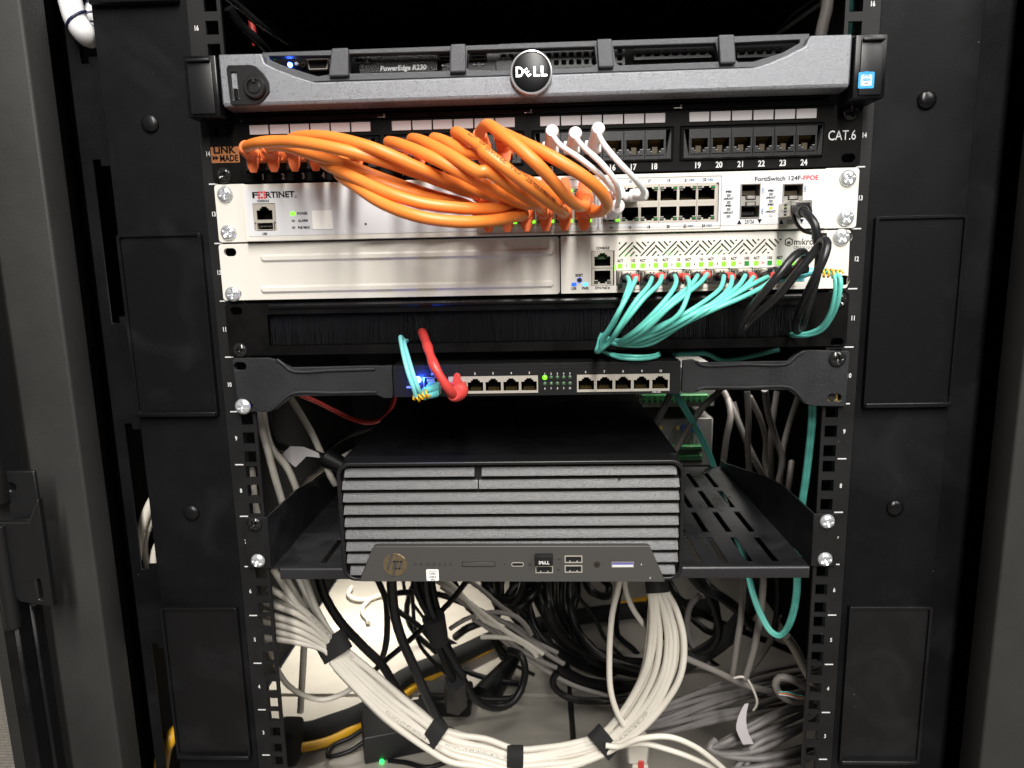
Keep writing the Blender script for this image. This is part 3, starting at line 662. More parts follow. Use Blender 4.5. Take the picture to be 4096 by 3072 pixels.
b = MB(white); b.plate(rrect(xl_, xr_, W0, W1 - .0014, .0012, 2), hol, YF, -.0005); b.box(xl_ + .002, xr_ - .002, .0045, .24, W0 + .0006, W1 - .0016); b.build('housing', sw, bevel=.0005)
b = MB(facew); fx0, fx1 = P('C1', 424, 1100, YF).x, P('C2', 1767, 1000, YF).x; b.plate(rrect(fx0, fx1, W0 + .0038, W1 - .0050, .0012, 3), hol, YF - .0003, YF - .0001); ov = b.build('face_overlay', sw)
# pins of print and outlines
YT = YF - .0005
b = MB(ink, inkr, inkb, inkdim)
def outl(g, r=.0012, t=.00022, ex=.0034, ez=.0048, m=None, dz=0):
    b.plate(rrect(g[0] - ex, g[1] + ex, g[2] - ez, g[3] + ez, r), [rrect(g[0] - ex + t, g[1] + ex - t, g[2] - ez + t, g[3] + ez - t, r)], YT, YT + .0001, m or ink)
outl(gang[0], ex=.0018); outl(gang[1], ex=.0018)
def link(x, z, vert=False, m=inkb, s=.0011):
    for k in (-1, 1):
        xx, zz = (x, z + k * s * .9) if vert else (x + k * s * .9, z); hw, hh = (s * .55, s) if vert else (s, s * .55)
        b.plate(rrect(xx - hw, xx + hw, zz - hh, zz + hh, min(hw, hh) * .95, 3), [rrect(xx - hw * .62, xx + hw * .62, zz - hh * .62, zz + hh * .62, min(hw, hh) * .5, 3)], YT - .0001 * k, YT + .0001, m)
for k in range(12):
    zt, zb = gang[1][3] + .0022, gang[1][2] - .0024; dxx = -.0016 if k in (10, 11) else 0
    b.text(str(2 * k + 1), SWX[k] + dxx, zt, .0031, YT, ink, bold=.01); b.text(str(2 * k + 2), SWX[k] + dxx, zb, .0031, YT, ink, bold=.01)
    if dxx: link(SWX[k] + .0026, zt); link(SWX[k] + .0026, zb)
x_ = P('C1', 457, 1000, YF).x; q = P('C1', 585, 1001, YF)
b.text('F', x_, q.z, .0078, YT, ink, 'LEFT', bold=.03, H=.0042, W=P('C1', 490, 1001, YF).x - x_); 
qo = P('C1', 513, 1001, YF)
for ix in range(3):
    for iz in range(3):
        if ix == 1 and iz == 1: continue
        b.box(qo.x - .0031 + ix * .0022, qo.x - .0031 + ix * .0022 + .0018, YT, YT + .0001, q.z - .0027 + iz * .0019, q.z - .0027 + iz * .0019 + .0015, inkr)
b.text('RTINET', P('C1', 538, 1001, YF).x, q.z, .0078, YT, ink, 'LEFT', bold=.03, H=.0042, W=P('C1', 706, 1001, YF).x - P('C1', 538, 1001, YF).x); b.text('®', P('C1', 713, 1010, YF).x, q.z - .002, .0026, YT, ink)
for tx_, u, v, sz in (('CONSOLE', 521, 1038, .0026), ('USB', 531, 1232, .0027), ('POWER', 753, 1112, .0030), ('ALARM', 755, 1154, .0030), ('PoE MAX', 763, 1194, .0030)):
    q = P('C1', u, v, YF); b.text(tx_, q.x, q.z, sz, YT, ink, bold=.012)
q = P('C1', 1126, 1174, YF); b.cyl((q.x, YT + .0001, q.z), (0, -.0001, 0), .0008, .0008, 14, dark)
x0 = P('D3', 622, 245, YF); x1 = P('D3', 1322, 235, YF)
b.text('FortiSwitch 124F', x0.x, x0.z, .0064, YT, inkdim, 'LEFT', bold=.02, H=.0030, W=P('D3', 1296, 245, YF).x - x0.x); b.text('-FPOE', P('D3', 1302, 230, YF).x, x0.z, .0064, YT, inkr, 'LEFT', bold=.02, H=.0030, W=P('D3', 1558, 245, YF).x - P('D3', 1302, 245, YF).x)
for u in (238, 860):
    for k, tx_ in enumerate(('SPEED', 'LINK/ACT', 'SPEED', 'LINK/ACT')):
        q = P('D3', u - k * 2, 430 - (u > 500) * 16 + k * 103, YF); b.text(tx_, q.x, q.z, .0021, YT, ink, bold=.02)
for u0, u1, tx_ in ((392, 692, '25/26'), (1012, 1312, '27/28')):
    q0, q1 = P('D3', u0, 880, YF), P('D3', u1, 868, YF)
    b.add([(q0.x - .0016, YT, q0.z - .0014), (q0.x + .0016, YT, q0.z - .0014), (q0.x, YT, q0.z + .0018)], [(0, 1, 2)], ink); b.add([(q1.x - .0016, YT, q1.z + .0016), (q1.x, YT, q1.z - .0016), (q1.x + .0016, YT, q1.z + .0016)], [(0, 1, 2)], ink)
    b.text(tx_, (q0.x + q1.x) / 2, (q0.z + q1.z) / 2, .0044, YT, ink, bold=.01)
for u, v in ((738, 415), (732, 722), (1362, 390)): q = P('D3', u, v, YF); link(q.x, q.z, True)
b.build('lettering', ov, normals=False)
for u, m in ((696, ledy), (699, ledo), (701, ledo)): q = P('C1', u, {696: 1113, 699: 1155, 701: 1195}[u], YF); led(sw, q.x, q.z, YF - .0002, ledg if m is ledy else m, .0017 if m is ledy else .0012, .0013 if m is ledy else .0008)
for u in (238, 860):
    for k in range(4):
        q = P('D3', u - k * 1.5, 483 - (u > 500) * 18 + k * 103, YF); led(sw, q.x, q.z, YF - .0002, ledy if (u > 500 and k == 2) else (labelw if (u > 500 and k == 3) else ledo), .0013, .0009)
# a blank white sticker where the square code is printed
a, c_ = P('C1', 815, 1206, YF), P('C1', 928, 1092, YF); b = MB(labelw); b.plate(rrect(a.x, c_.x, a.z, c_.z, .001), [], YT - .0002, YT + .0001, mat('sticker_paper', (.80, .79, .76), .4)); b.build('blank_sticker', sw)
# socket gangs
pu = rj(True, (ledo, ledg2), pt, .0140).build('socket', sw, normals=False, ang=25); pl = rj(False, (ledo, ledg2), pt, .0140).build('socket', sw, normals=False, ang=25)
pug = rj(True, (ledo, ledg), pt, .0140).build('socket', sw, normals=False, ang=25); plg = rj(False, (ledo, ledg), pt, .0140).build('socket', sw, normals=False, ang=25)
for gi, (g, cs) in enumerate(zip(gang, (col1, colx))):
    b = MB(nick, void); hs = [rect(c - pt / 2 + .0003, c + pt / 2 - .0003, z - .0062, z + .0060 + .0002) for c in cs for z in (ZU, ZL)]
    b.plate(rect(g[0] + .0002, g[1] - .0002, g[2] + .0002, g[3] - .0002), [rect(c - pt / 2 + .0008, c + pt / 2 - .0008, z - .0060, z + .0060) for c in cs for z in (ZU, ZL)], YF + .0012, YF + .0018, nick)
    gb = b.build('socket_block', sw)
    for c in cs:
        lit = gi == 0 or c == cs[0]
        for z, pr in ((ZU, pug if lit else pu), (ZL, plg if lit else pl)): place(pr, sw, c, YF + .0003, z)
for o in (pu, pl, pug, plg): bpy.data.objects.remove(o)
# sfp cages
def cage(x0, x1, z0, z1, y, parent, clip=True, mid=True):
    b = MB(steel, void, bronze); t = .0005; h = (z1 - z0)
    b.plate(rect(x0, x1, z0, z1), [rect(x0 + t, x1 - t, z0 + t, z0 + h * .36), rect(x0 + t, x1 - t, z1 - h * .36, z1 - t)] if mid else [rect(x0 + t, x1 - t, z0 + t, z1 - t)], y - .0012, y + .009, steel)
    b.box(x0 + t, x1 - t, y + .010, y + .011, z0, z1, void)
    cx = (x0 + x1) / 2
    if mid:
        for z in (z0 + h * .40, z1 - h * .40): b.box(cx - .003, cx + .003, y - .0022, y - .0012, z - .0012, z + .0012, steel, b=.0003); b.box(cx - .0038, cx + .0038, y - .0014, y - .0011, z - .0018, z + .0018, dark)
        b.box(x0 + .002, x1 - .002, y + .006, y + .0095, z1 - h * .30, z1 - h * .18, bronze); b.box(x0 + .002, x1 - .002, y + .006, y + .0095, z0 + h * .10, z0 + h * .20, dark)
    return b.build('module_cage', parent, normals=False)
for g in sf: cage(g[0] + .0002, g[1] - .0002, g[2] + .0002, g[3] - .0002, YF, sw)
# console
b = MB(nick); b.plate(rect(cx0 + .0002, cx1 - .0002, cz0 + .0002, cz1 - .0002), [rect(cx0 + .0016, cx1 - .0016, cz0 + .0008, cz0 + .0060), rect(cx0 + .0016, cx1 - .0016, cz1 - .013, cz1 - .0012)], YF + .0010, YF + .0016); b.build('socket_block', sw)
rj(True, None, cx1 - cx0 - .0006, .0135, pins=False).build('socket', sw, normals=False).location = ((cx0 + cx1) / 2, YF + .0004, cz1 - .0072)
def usb(parent, x, z, y, fr=steel, w=.0066, h=.0030):
    b = MB(fr, void, plast, brass); b.plate(rect(x - w, x + w, z - h, z + h), [rect(x - w + .0006, x + w - .0006, z - h + .0006, z + h - .0006)], y - .0008, y + .008, fr); b.box(x - w, x + w, y + .008, y + .0085, z - h, z + h, void)
    b.box(x - w + .001, x + w - .001, y + .0005, y + .0078, z - .0002, z + .0010, plast)
    for k in (-1.5, -.5, .5, 1.5): b.box(x + k * .0022 - .0005, x + k * .0022 + .0005, y + .0006, y + .004, z - .0005, z - .0002, nick)
    return b.build('usb_port', parent, normals=False)
usb(sw, (cx0 + cx1) / 2, cz0 + .0034, YF, nick)
# children placed by location need their inverse
def fixinv(root):
    for o in root.children:
        if o.type == 'MESH': o.matrix_parent_inverse = Matrix.Translation(-root.location)
fixinv(sw)
# ================================================================ fibre switch with the long blank wing (U12)
M0, M1 = 11 * U + .0005, 12 * U - .0008
fs = thing('fibre_switch', 'half width white fibre switch with slashed vents and a long ribbed blank wing', 'network switch', (0, 0, M0))
YM = -.0040; YM2 = -.0068
xs_ = P('C2', 208, 1400, YM2).x; xe = P('C2', 1780, 1400, YM2).x
b = MB(white)
sl = [slot(-SX, P('C1', 346, 1341).z), slot(-SX, P('C1', 355, 1585).z, .012)]
b.plate(rrect(-.2413, xs_ - .0004, M0, M1, .0024), sl, YM, -.0006)
b.build('blank_wing', fs, bevel=.0004)
b = MB(white)
for v0, v1 in ((1345, 1392), (1530, 1578)):
    z1, z0 = P('C1', 900, v0, YM).z, P('C1', 900, v1, YM).z; x0 = P('C1', 505, v1 - 15, YM).x; xr2 = xs_ - .005
    r = (z1 - z0) / 2; pts = rrect(x0, xr2, z0, z1, r * .98, 6); inn = rrect(x0 + r * .55, xr2 - r * .2, z0 + r * .55, z1 - r * .55, r * .44, 6)
    n = len(pts); b.add([(p[0], YM - .0001, p[1]) for p in pts] + [(p[0], YM - .0016, p[1]) for p in inn], [(k, (k + 1) % n, n + (k + 1) % n, n + k) for k in range(n)]); b.add([(p[0], YM - .0016, p[1]) for p in inn], [tuple(range(n))])
b.build('rib', fs)
screw(-SX - .0005, P('C1', 352, 1585).z, YM, fs, chrome, r=.0061, h=.0034)
sr = [slot(SX, P('C2', 1885, 1252).z, .013), slot(SX + .0002, P('D5', 1900, 705).z, .0125, .0072)]
b = MB(white); b.plate(rrect(xe + .0003, .2378, M0, M1, .0022), sr, YE, -.0002); b.build('mounting_ear', fs, bevel=.0004)
screw(SX - .0018, P('C2', 1885, 1252).z, YE, fs, chrome, r=.0063, h=.0036)
# vents
vz1, vz0 = P('D4', 1300, 145, YM2).z, P('D4', 1000, 345, YM2).z; vx0 = P('D4', 840, 250, YM2).x; vp = (P('D4', 2212 + 1015, 250 - 40, YM2).x - vx0) / 7.35
vh = vz1 - vz0; hs = []
def slash(xa, za, xb, zb, t=.00055):
    d = Vector((xb - xa, zb - za)); n = Vector((-d.y, d.x)).normalized() * t; d.normalize(); d *= t
    return [(xa - d.x + n.x * 0 - n.x, za - d.y - n.y), (xb + d.x - n.x, zb + d.y - n.y), (xb + d.x + n.x, zb + d.y + n.y), (xa - d.x + n.x, za - d.y + n.y)]
for k in range(8):
    X0 = vx0 + k * vp; L = vh
    if k < 8:
        if k == 0: hs += [slash(X0, vz0 + L * .48, X0 + L * .52, vz1 - .0001), slash(X0, vz1 - .0003, X0 + .0002, vz1 - .0001)]
        if k < 7:
            hs += [slash(X0, vz0, X0 + L, vz1), slash(X0 + L * .44, vz0, X0 + L, vz0 + L * .56), slash(X0 + L * .88, vz0, X0 + L * 1.14, vz0 + L * .28)]
            hs += [slash(X0 + L * 1.12, vz0 + L * .74, X0 + L * 1.62, vz0 + L * .24), slash(X0 + L * 1.34, vz1, X0 + L * 1.84, vz1 - L * .50), slash(X0 + L * 1.78, vz1, X0 + L * 2.02, vz1 - L * .26), slash(X0 + L * 1.30, vz0, X0 + L * 1.34, vz0 + .0001), slash(X0 + L * 2.19, vz1 - .0001, X0 + L * 2.22, vz1)]
vp_need = None
xlim = P('D4', 2212 + 1040, 200, YM2).x
hs = [h for h in hs if max(p[0] for p in h) < xlim + .001]
ex0, ex1, ez0, ez1 = P('D4', 425, 520, YM2).x, P('D4', 765, 520, YM2).x, P('D4', 600, 785, YM2).z, P('D4', 600, 268, YM2).z
SFP = [P('D4', u, 660, YM2).x for u in (945, 1275, 1608, 1940, 2267, 2612, 2947, 3282, 3600)]
SFPZ1, SFPZ0 = P('D4', 1940, 545, YM2).z, P('D4', 1940, 755, YM2).z
fpt = (SFP[6] - SFP[0]) / 6; SFP = [SFP[0] + fpt * k for k in range(9)]
SFZ0, SFZ1 = P('D4', 1275, 775, YM2).z, P('D4', 1275, 550, YM2).z
b = MB(white); b.plate(rrect(xs_ + .0004, xe, M0 + .0003, M1, .0008, 2), [rect(ex0, ex1, ez0, ez1), rect(SFP[0] - fpt * .47, SFP[7] + fpt * .45 + .0012, SFZ0, SFZ1)] + hs, YM2, YM2 + .0014); b.build('faceplate', fs, bevel=.00012, seg=1)
b = MB(hole_m); b.box(xs_ + .003, xe - .01, -.001, -.0005, vz0 - .002, M1 - .002); b.build('inner_board', fs)  # backing tinted green to show LED glow through the slashes
b = MB(white, void); b.box(xs_ + .001, xe - .001, .0, .16, M1 - .0020, M1 - .0008, white); b.box(xs_ + .001, xe - .001, .006, .16, M0 + .0010, M1 - .0022, void); b.box(-.20, xs_ - .001, .001, .03, M0 + .002, M1 - .0025, void); b.build('housing', fs)
zmid = (ez0 + ez1) / 2; b = MB(nick); b.plate(rect(ex0 + .0002, ex1 - .0008, ez0 + .0002, ez1 - .0002), [rect(ex0 + .0014, ex1 - .002, ez0 + .0010, zmid - .0010), rect(ex0 + .0014, ex1 - .002, zmid + .0010, ez1 - .0010)], YM2 + .0012, YM2 + .0020); b.build('socket_block', fs)
zmid = (ez0 + ez1) / 2; hh = (ez1 - ez0) / 2
o = rj(True, None, ex1 - ex0 - .0012, hh - .0004, pins=False).build('socket', fs, normals=False); o.location = ((ex0 + ex1) / 2 - .0003, YM2 + .0004, zmid + hh / 2)
o = rj(False, (lede, ledo), ex1 - ex0 - .0012, hh - .0004, pins=False).build('socket', fs, normals=False); o.location = ((ex0 + ex1) / 2 - .0003, YM2 + .0004, zmid - hh / 2)
# lettering
YQ = YM2 - .0002
b = MB(ink, inkr)
for tx_, u, v, sz in (('CONSOLE', 594, 229, .0030), ('RESET', 248, 630, .0030), ('USR', 170, 827, .0031), ('PWR', 338, 824, .0031), ('ETH/ PoE in', 590, 815, .0031), ('SFP', 850, 812, .0031)):
    q = P('D4', u, v, YM2); b.text(tx_, q.x, q.z, sz, YQ, ink, bold=.012, xs=.95)
for k in range(8):
    zt = P('D4', 1100, 412, YM2).z; zl = P('D4', 1100, 485, YM2).z
    b.text('ACT', SFP[k] - fpt * .29, zt, .0031, YQ, ink, bold=.012, xs=.95); b.text('1G' if k < 5 else '10G', SFP[k] + fpt * .29, zt, .0031, YQ, ink, bold=.012, xs=.95)
    b.text(str(k + 1) if k < 5 else f'{k - 4}+', SFP[k], zl, .0028, YQ, ink if k < 5 else inkr, bold=.01)
q = P('D3', 1345, 1165, YM2); b.text('mıkro', q.x, q.z, .0066, YQ, ink, bold=.01, H=.0046, W=P('D3', 1490, 1165, YM2).x - P('D3', 1202, 1165, YM2).x)
q2 = P('D3', 1348, 1250, YM2); b.text('CRS310-1G-5S', q2.x, q2.z, .0036, YQ, ink, H=.0021, W=P('D3', 1500, 1250, YM2).x - P('D3', 1198, 1250, YM2).x)
q = P('D3', 1125, 1172, YM2)
hx = lambda r, a0=30: [(q.x + r * math.cos(math.radians(a0 + 60 * k)), q.z + r * 1.02 * math.sin(math.radians(a0 + 60 * k))) for k in range(6)]
b.plate(hx(.0033), [hx(.0026)], YQ, YQ + .0001, ink); b.text('m', q.x, q.z - .0002, .0046, YQ - .0001, ink, bold=.05)
z_ = P('D4', 1000, 840, YM2).z; b.box(SFP[0] - fpt * .45, SFP[5] - fpt * .2, YQ, YQ + .0001, z_ - .0001, z_ + .0001, ink); b.box(SFP[5] - fpt * .15, SFP[7] + fpt * .5, YQ, YQ + .0001, z_ - .0001, z_ + .0001, inkr)
b.build('lettering', fs, normals=False)
zl = P('D4', 1200, 487, YM2).z
for k in range(8):
    for s_ in (-1, 1):
        x = SFP[k] + s_ * fpt * .29; off = s_ > 0 and k in (5, 6)
        bb = MB(ledg if not off else ledg2); bb.box(x - .0017, x + .0017, YM2 - .0005, YM2 - .0001, zl - .0017, zl + .0017, b=.0002); bb.build('indicator_light', fs)
q = P('D4', 250, 703, YM2); b = MB(ledbl, dark); b.lathe((q.x, YM2 - .0001, q.z), (0, -1, 0), [(0, .0021), (.0001, .0021), (.00012, .0017)], 20, ledbl); b.cyl((q.x, YM2 - .0002, q.z), (0, -.0003, 0), .0017, .0017, 20, dark); b.build('reset_button', fs)
for u, m in ((170, ledbl), (338, ledc)): q = P('D4', u, 765, YM2); led(fs, q.x, q.z, YM2, m, .0019, .0013)
b = MB(ledg); x = ex1 + .0001; b.box(x - .0001, x + .0004, YM2 - .0001, YM2 + .0006, zmid - .002, zmid + .002); b.build('indicator_light', fs)
# sfp sockets and plugged modules
for k in range(8):
    x0, x1 = SFP[k] - fpt * .44, SFP[k] + fpt * .44
    b = MB(steel, void); b.plate(rect(x0, x1, SFZ0 + .0002, SFZ1 - .0002), [rect(x0 + .0005, x1 - .0005, SFZ0 + .0007, SFZ1 - .0007)], YM2 - .0010, YM2 + .011, steel); b.box(x0, x1, YM2 + .010, YM2 + .0115, SFZ0 + .0002, SFZ1 - .0002, void); b.box(SFP[k] - .003, SFP[k] + .003, YM2 - .0018, YM2 - .0009, SFZ0 - .0006, SFZ0 + .0016, steel, b=.0003)
    b.build('module_cage', fs, normals=False)
    if k < 7 - 0 and k != 7:
        if k == 7: continue
        b = MB(steel, plast, nick); zc = (SFZ0 + SFZ1) / 2 + .0004
        b.box(x0 + .0009, x1 - .0009, YM2 - .010, YM2 + .010, SFZ0 + .0014, SFZ1 - .0012, steel, b=.0004)
        if k < 7:
            b.box(x0 + .0022, x1 - .0022, YM2 - .0145, YM2 - .0102, SFZ1 - .0042, SFZ1 - .0002, nick, b=.0012, seg=3)
            b.text('B  A', SFP[k], SFZ1 - .0020, .0026, YM2 - .0147, bronze)
            for s_ in (-1, 1): b.box(SFP[k] + s_ * .0064 - .0005, SFP[k] + s_ * .0064 + .0005, YM2 - .013, YM2 - .009, SFZ0 + .003, SFZ1 - .001, steel, b=.0002)
        b.build('optical_module', fs, normals=False)
fixinv(fs)
for x in (SFP[0], SFP[2], SFP[4]):
    gl = bpy.data.lights.new('indicator_glow', 'POINT'); gl.energy = .0022; gl.color = (.25, 1, .02); gl.shadow_soft_size = .001; o = bpy.data.objects.new('indicator_glow', gl); C.objects.link(o); o.location = (x, -.0036, vz0 - .0018)
# ================================================================ brush panel (U11)
B0, B1_ = 10 * U + .0012, 11 * U - .0022
br = thing('brush_strip_plate', 'black cable entry panel with a wide slot of dark bristles below the white switches', 'brush panel', (0, 0, B0))
bx0, bx1, bz0, bz1 = P('C3', 557, 330).x, P('D5', 1340, 1300).x, P('C3', 560, 419).z, P('C3', 560, 231).z
YBP = -.0022
b = MB(panelb); b.plate(rrect(-.2413, .2395, B0, B1_, .0026), [rect(bx0, bx1, bz0, bz1), slot(-SX, P('C3', 353, 211).z), slot(SX, P('C4', 1838, 393).z)], YBP, -.0002)
b.sweepx([(YBP - .0001, B1_ - .0052), (YBP - .0022, B1_ - .0036), (YBP - .0026, B1_ - .0022), (YBP - .0018, B1_ - .0008), (YBP - .0001, B1_ - .0003)], -.206, .213, gloss)
b.box(bx0 - .002, bx1 + .002, -.0002, .012, bz1 + .0002, bz1 + .0014); b.box(bx0 - .002, bx1 + .002, -.0002, .012, bz0 - .0014, bz0 - .0002)
b.build('faceplate', br, bevel=.0004)
b = MB(brist)                                           # bristle tufts hanging from the top
rb = random.Random(3); x = bx0
tufts = [(P('C3', 1420, 330).x, .011), (P('C4', 600, 330).x, .020), (P('D5', 1080, 1300).x, .006)]
while x < bx1:
    dxl = 0; yy = .004 + rb.uniform(-.0008, .0008); zb = bz0 + rb.uniform(-.0002, .0010); lean = rb.gauss(0, .0004)
    for tx_, tw in tufts:
        if abs(x - tx_) < tw: lean += (x - tx_) * rb.uniform(-.55, .35) + rb.gauss(0, .002); yy -= rb.uniform(0, .005) * (1 - abs(x - tx_) / tw); zb += rb.uniform(0, .006)
    wd = rb.uniform(.00018, .00034)
    p0 = Vector((x, .004 + rb.uniform(-.0006, .0006), bz1 + .0003)); p1 = Vector((x + lean * .4, (yy + .004) / 2, (bz1 + zb) / 2)); p2 = Vector((x + lean, yy, zb))
    for a_, c_ in ((p0, p1), (p1, p2)):
        b.add([(a_.x - wd, a_.y, a_.z), (c_.x - wd, c_.y, c_.z), (c_.x + wd * .2, c_.y - wd, c_.z), (a_.x + wd * .2, a_.y - wd, a_.z), (c_.x + wd, c_.y, c_.z), (a_.x + wd, a_.y, a_.z)], [(0, 1, 2, 3), (3, 2, 4, 5)])
    x += rb.uniform(.00022, .00040)
b.box(bx0, bx1, .0062, .0066, bz0, bz1, void)
b.build('bristle_strip', br, normals=False)
screw(-SX + .0002, P('C3', 380, 443).z, YBP, br, chromeb)
screw(SX - .0004, P('C4', 1868, 148).z, YBP, br, chromeb)
# ================================================================ small switch on stamped brackets (U10)
R0, R1_ = 9 * U + .0006, 10 * U - .0016
sm = thing('small_switch', 'small black ten port switch with blue power light held between two stamped grey brackets', 'network switch', (0, 0, R0))
YS = -.0115
hx0, hx1 = P('C3', 1288, 620, YS).x, P('C4', 918, 600, YS).x; hz1, hz0 = P('C3', 1700, 528, YS).z, P('C3', 1700, 716, YS).z
fr1 = (P('D6', 1070, 950, YS).x, P('D6', 2212 + 90, 950, YS).x); 
fr1 = (P('C3', 1612, 650, YS).x, P('C3', 2145, 650, YS).x); frz = (P('C3', 2000, 695, YS).z, P('C3', 2000, 594, YS).z)
fr2 = (P('C4', 303, 630, YS).x, P('C4', 855, 630, YS).x)
b = MB(plast); b.plate(rrect(hx0, hx1, hz0, hz1, .0008, 2), [rect(fr1[0], fr1[1], frz[0], frz[1]), rect(fr2[0], fr2[1], frz[0], frz[1])], YS, YS + .0015)
b.box(hx0, hx1, YS + .0016, .095, hz1 - .0012, hz1, plast); b.box(hx0, hx1, YS + .0016, .095, hz0, hz0 + .0008); b.box(hx0 + .0001, hx0 + .001, YS + .0016, .095, hz0 + .001, hz1 - .0013); b.box(hx1 - .001, hx1 - .0001, YS + .0016, .095, hz0 + .001, hz1 - .0013)
zc_ = P('C3', 1700, 556, YS).z; b.box(hx0 + .0004, hx1 - .0004, YS - .0004, YS - .0001, zc_ - .0001, zc_ + .0001, bracket)
b.build('housing', sm, bevel=.0005)
b = MB(void); b.box(hx0 + .0014, hx1 - .0014, .03, .031, hz0 + .001, hz1 - .0014); b.build('inner_wall', sm)
# brackets
def bracketm(s_):
    b = MB(bracket); f = (lambda c, pts: XZ(c, -.0035, *pts))
    if s_ < 0: o_ = f('C3', ((343, 498), (350, 490), (556, 488), (600, 500), (690, 545), (1190, 533), (1205, 536), (1280, 532), (1288, 690), (1285, 724), (1232, 726), (1195, 708), (700, 715), (640, 760), (600, 792), (560, 806), (384, 808), (376, 800)))
    else: o_ = f('C4', ((930, 503), (990, 498), (1030, 515), (1545, 506), (1590, 470), (1640, 447), (1680, 442), (1905, 448), (1914, 456), (1892, 768), (1885, 775), (1690, 772), (1640, 755), (1600, 715), (1550, 678), (1030, 678), (1000, 692), (940, 693), (920, 685)))
    hl = [slot(-SX, P('C3', 414, 537, -.0035).z), slot(-SX + .0008, P('C3', 425, 768, -.0035).z, .013)] if s_ < 0 else [slot(SX, P('C4', 1840, 489, -.0035).z, .012), slot(SX - .0005, P('C4', 1818, 724, -.0035).z, .0105, .0060)]
    b.plate(o_, hl, -.0045, -.0008)
    # pressed edge beads
    zt_, zb_ = (P('C3', 900, 556, -.005).z, P('C3', 900, 698, -.005).z) if s_ < 0 else (P('C4', 1300, 530, -.005).z, P('C4', 1300, 662, -.005).z)
    pt_ = (('C3', ((600, 498), (640, 528), (690, 566), (940, 562), (1180, 555))), ('C3', ((570, 795), (630, 742), (690, 700), (940, 695), (1190, 690)))) if s_ < 0 else (('C4', ((1010, 510), (1040, 530), (1300, 528), (1550, 522), (1600, 478), (1650, 450))), ('C4', ((1010, 682), (1040, 668), (1300, 664), (1560, 664), (1610, 700), (1650, 750))))
    for c, pp_ in pt_:
        for dy_, rr in ((0, .0013), (.0, .0013)): pass
        pts = spline([P(c, u, v, -.0047) for u, v in pp_], .002); b.tube(pts, .0015, 8)
    return b
screwz = None
b = bracketm(-1); b.build('mounting_ear', sm, bevel=.0008)
b = bracketm(1); b.build('mounting_ear', sm, bevel=.0008)
screw(-SX - .0002, P('C3', 415, 769).z, -.0048, sm, chrome, r=.0064, h=.0034)
screw(SX - .0005, P('C4', 1842, 489).z, -.0048, sm, chromeb, r=.0064)
b = MB(brass, dark); q = P('C4', 1818, 724, -.003); b.box(q.x - .0045, q.x + .0045, -.0006, .001, q.z - .0030, q.z + .0030, brass); b.cyl((q.x, -.0007, q.z), (0, -.0004, 0), .0032, .0028, 18, dark); b.build('cage_nut', sm)
# sockets
for (x0, x1), nums in ((fr1, (1, 2, 3, 4, 5)), (fr2, (6, 7, 8, 9, 10))):
    pw = (x1 - x0) / 5; pr = None
    for k, n in enumerate(nums):
        x = x0 + pw * (k + .5) + (.0004 - .0002 * k); o = rj(True, None, pw, frz[1] - frz[0], frame=nick).build('socket', sm, normals=False, ang=25) if pr is None else place(pr, sm, x, 0, 0); pr = pr or o
        o.location = (x, YS - .0002, (frz[0] + frz[1]) / 2)
b = MB(inkw)
for (x0, x1), nums in ((fr1, (1, 2, 3, 4, 5)), (fr2, (6, 7, 8, 9, 10))):
    for k, n in enumerate(nums): b.text(str(n), x0 + (x1 - x0) / 5 * (k + .5), P('C3', 1980, 578, YS).z, .0027, YS - .0002, bold=.02)
for tx_, c, u, v, sz in (('RESET', 'D6', 510, 990, .0023), ('SFP', 'D6', 850, 800, .0023), ('PoE out', 'C4', 776, 687, .0026)): q = P(c, u, v, YS); b.text(tx_, q.x, q.z, sz, YS - .0002, bold=.02)
LX = [P('C4', u, 620, YS).x for u in (117, 154, 191, 228, 265)]; LZ = (P('C4', 190, 603, YS).z, P('C4', 190, 640, YS).z)
for k in range(5): b.text(str(k + 1), LX[k], P('C4', 190, 581, YS).z, .0023, YS - .0002, bold=.02); b.text(str(k + 6), LX[k], P('C4', 190, 668, YS).z, .0023, YS - .0002, bold=.02)
b.build('lettering', sm, normals=False)
for k in range(5):
    for j in range(2):
        m = ledg if (k == 0 and j == 0) else lede; b = MB(m); r = .0019 if m is ledg else .0016; b.lathe((LX[k], YS - .0001, LZ[j]), (0, -1, 0), [(0, r), (.0008, r * .9), (.0013, r * .5), (.0014, r * .1)], 14); b.build('indicator_light', sm)
q = P('D6', 630, 880, YS); b = MB(ledb); b.lathe((q.x, YS - .0001, q.z), (0, -1, 0), [(0, .0027), (.0012, .0026), (.0024, .0016), (.0028, .0002)], 16); b.build('power_light', sm)
q = P('D6', 490, 915, YS); b = MB(dark); b.cyl((q.x, YS - .0001, q.z), (0, -.0003, 0), .0018, .0018, 18); b.build('reset_button', sm)
b = MB(ledy); 
q = P('D6', 645, 975, YS); b.cyl((q.x, YS - .0001, q.z), (0, -.0008, 0), .0011, .0008, 12, labelw); b.build('indicator_light', sm)
q0, q1 = P('D6', 715, 840, YS), P('D6', 980, 1085, YS); b = MB(steel, void); b.plate(rect(q0.x, q1.x, q1.z, q0.z), [rect(q0.x + .0006, q1.x - .0006, q1.z + .0006, q0.z - .0006)], YS - .0015, YS - .0001, steel); b.box(q0.x + .0006, q1.x - .0006, YS - .0006, YS - .0002, q1.z + .0006, q0.z - .0006, void); b.box(q0.x + .003, q1.x - .0045, YS - .0026, YS - .0006, q0.z - .0042, q0.z - .0010, steel, b=.0004); b.build('module_cage', sm)
fixinv(sm)
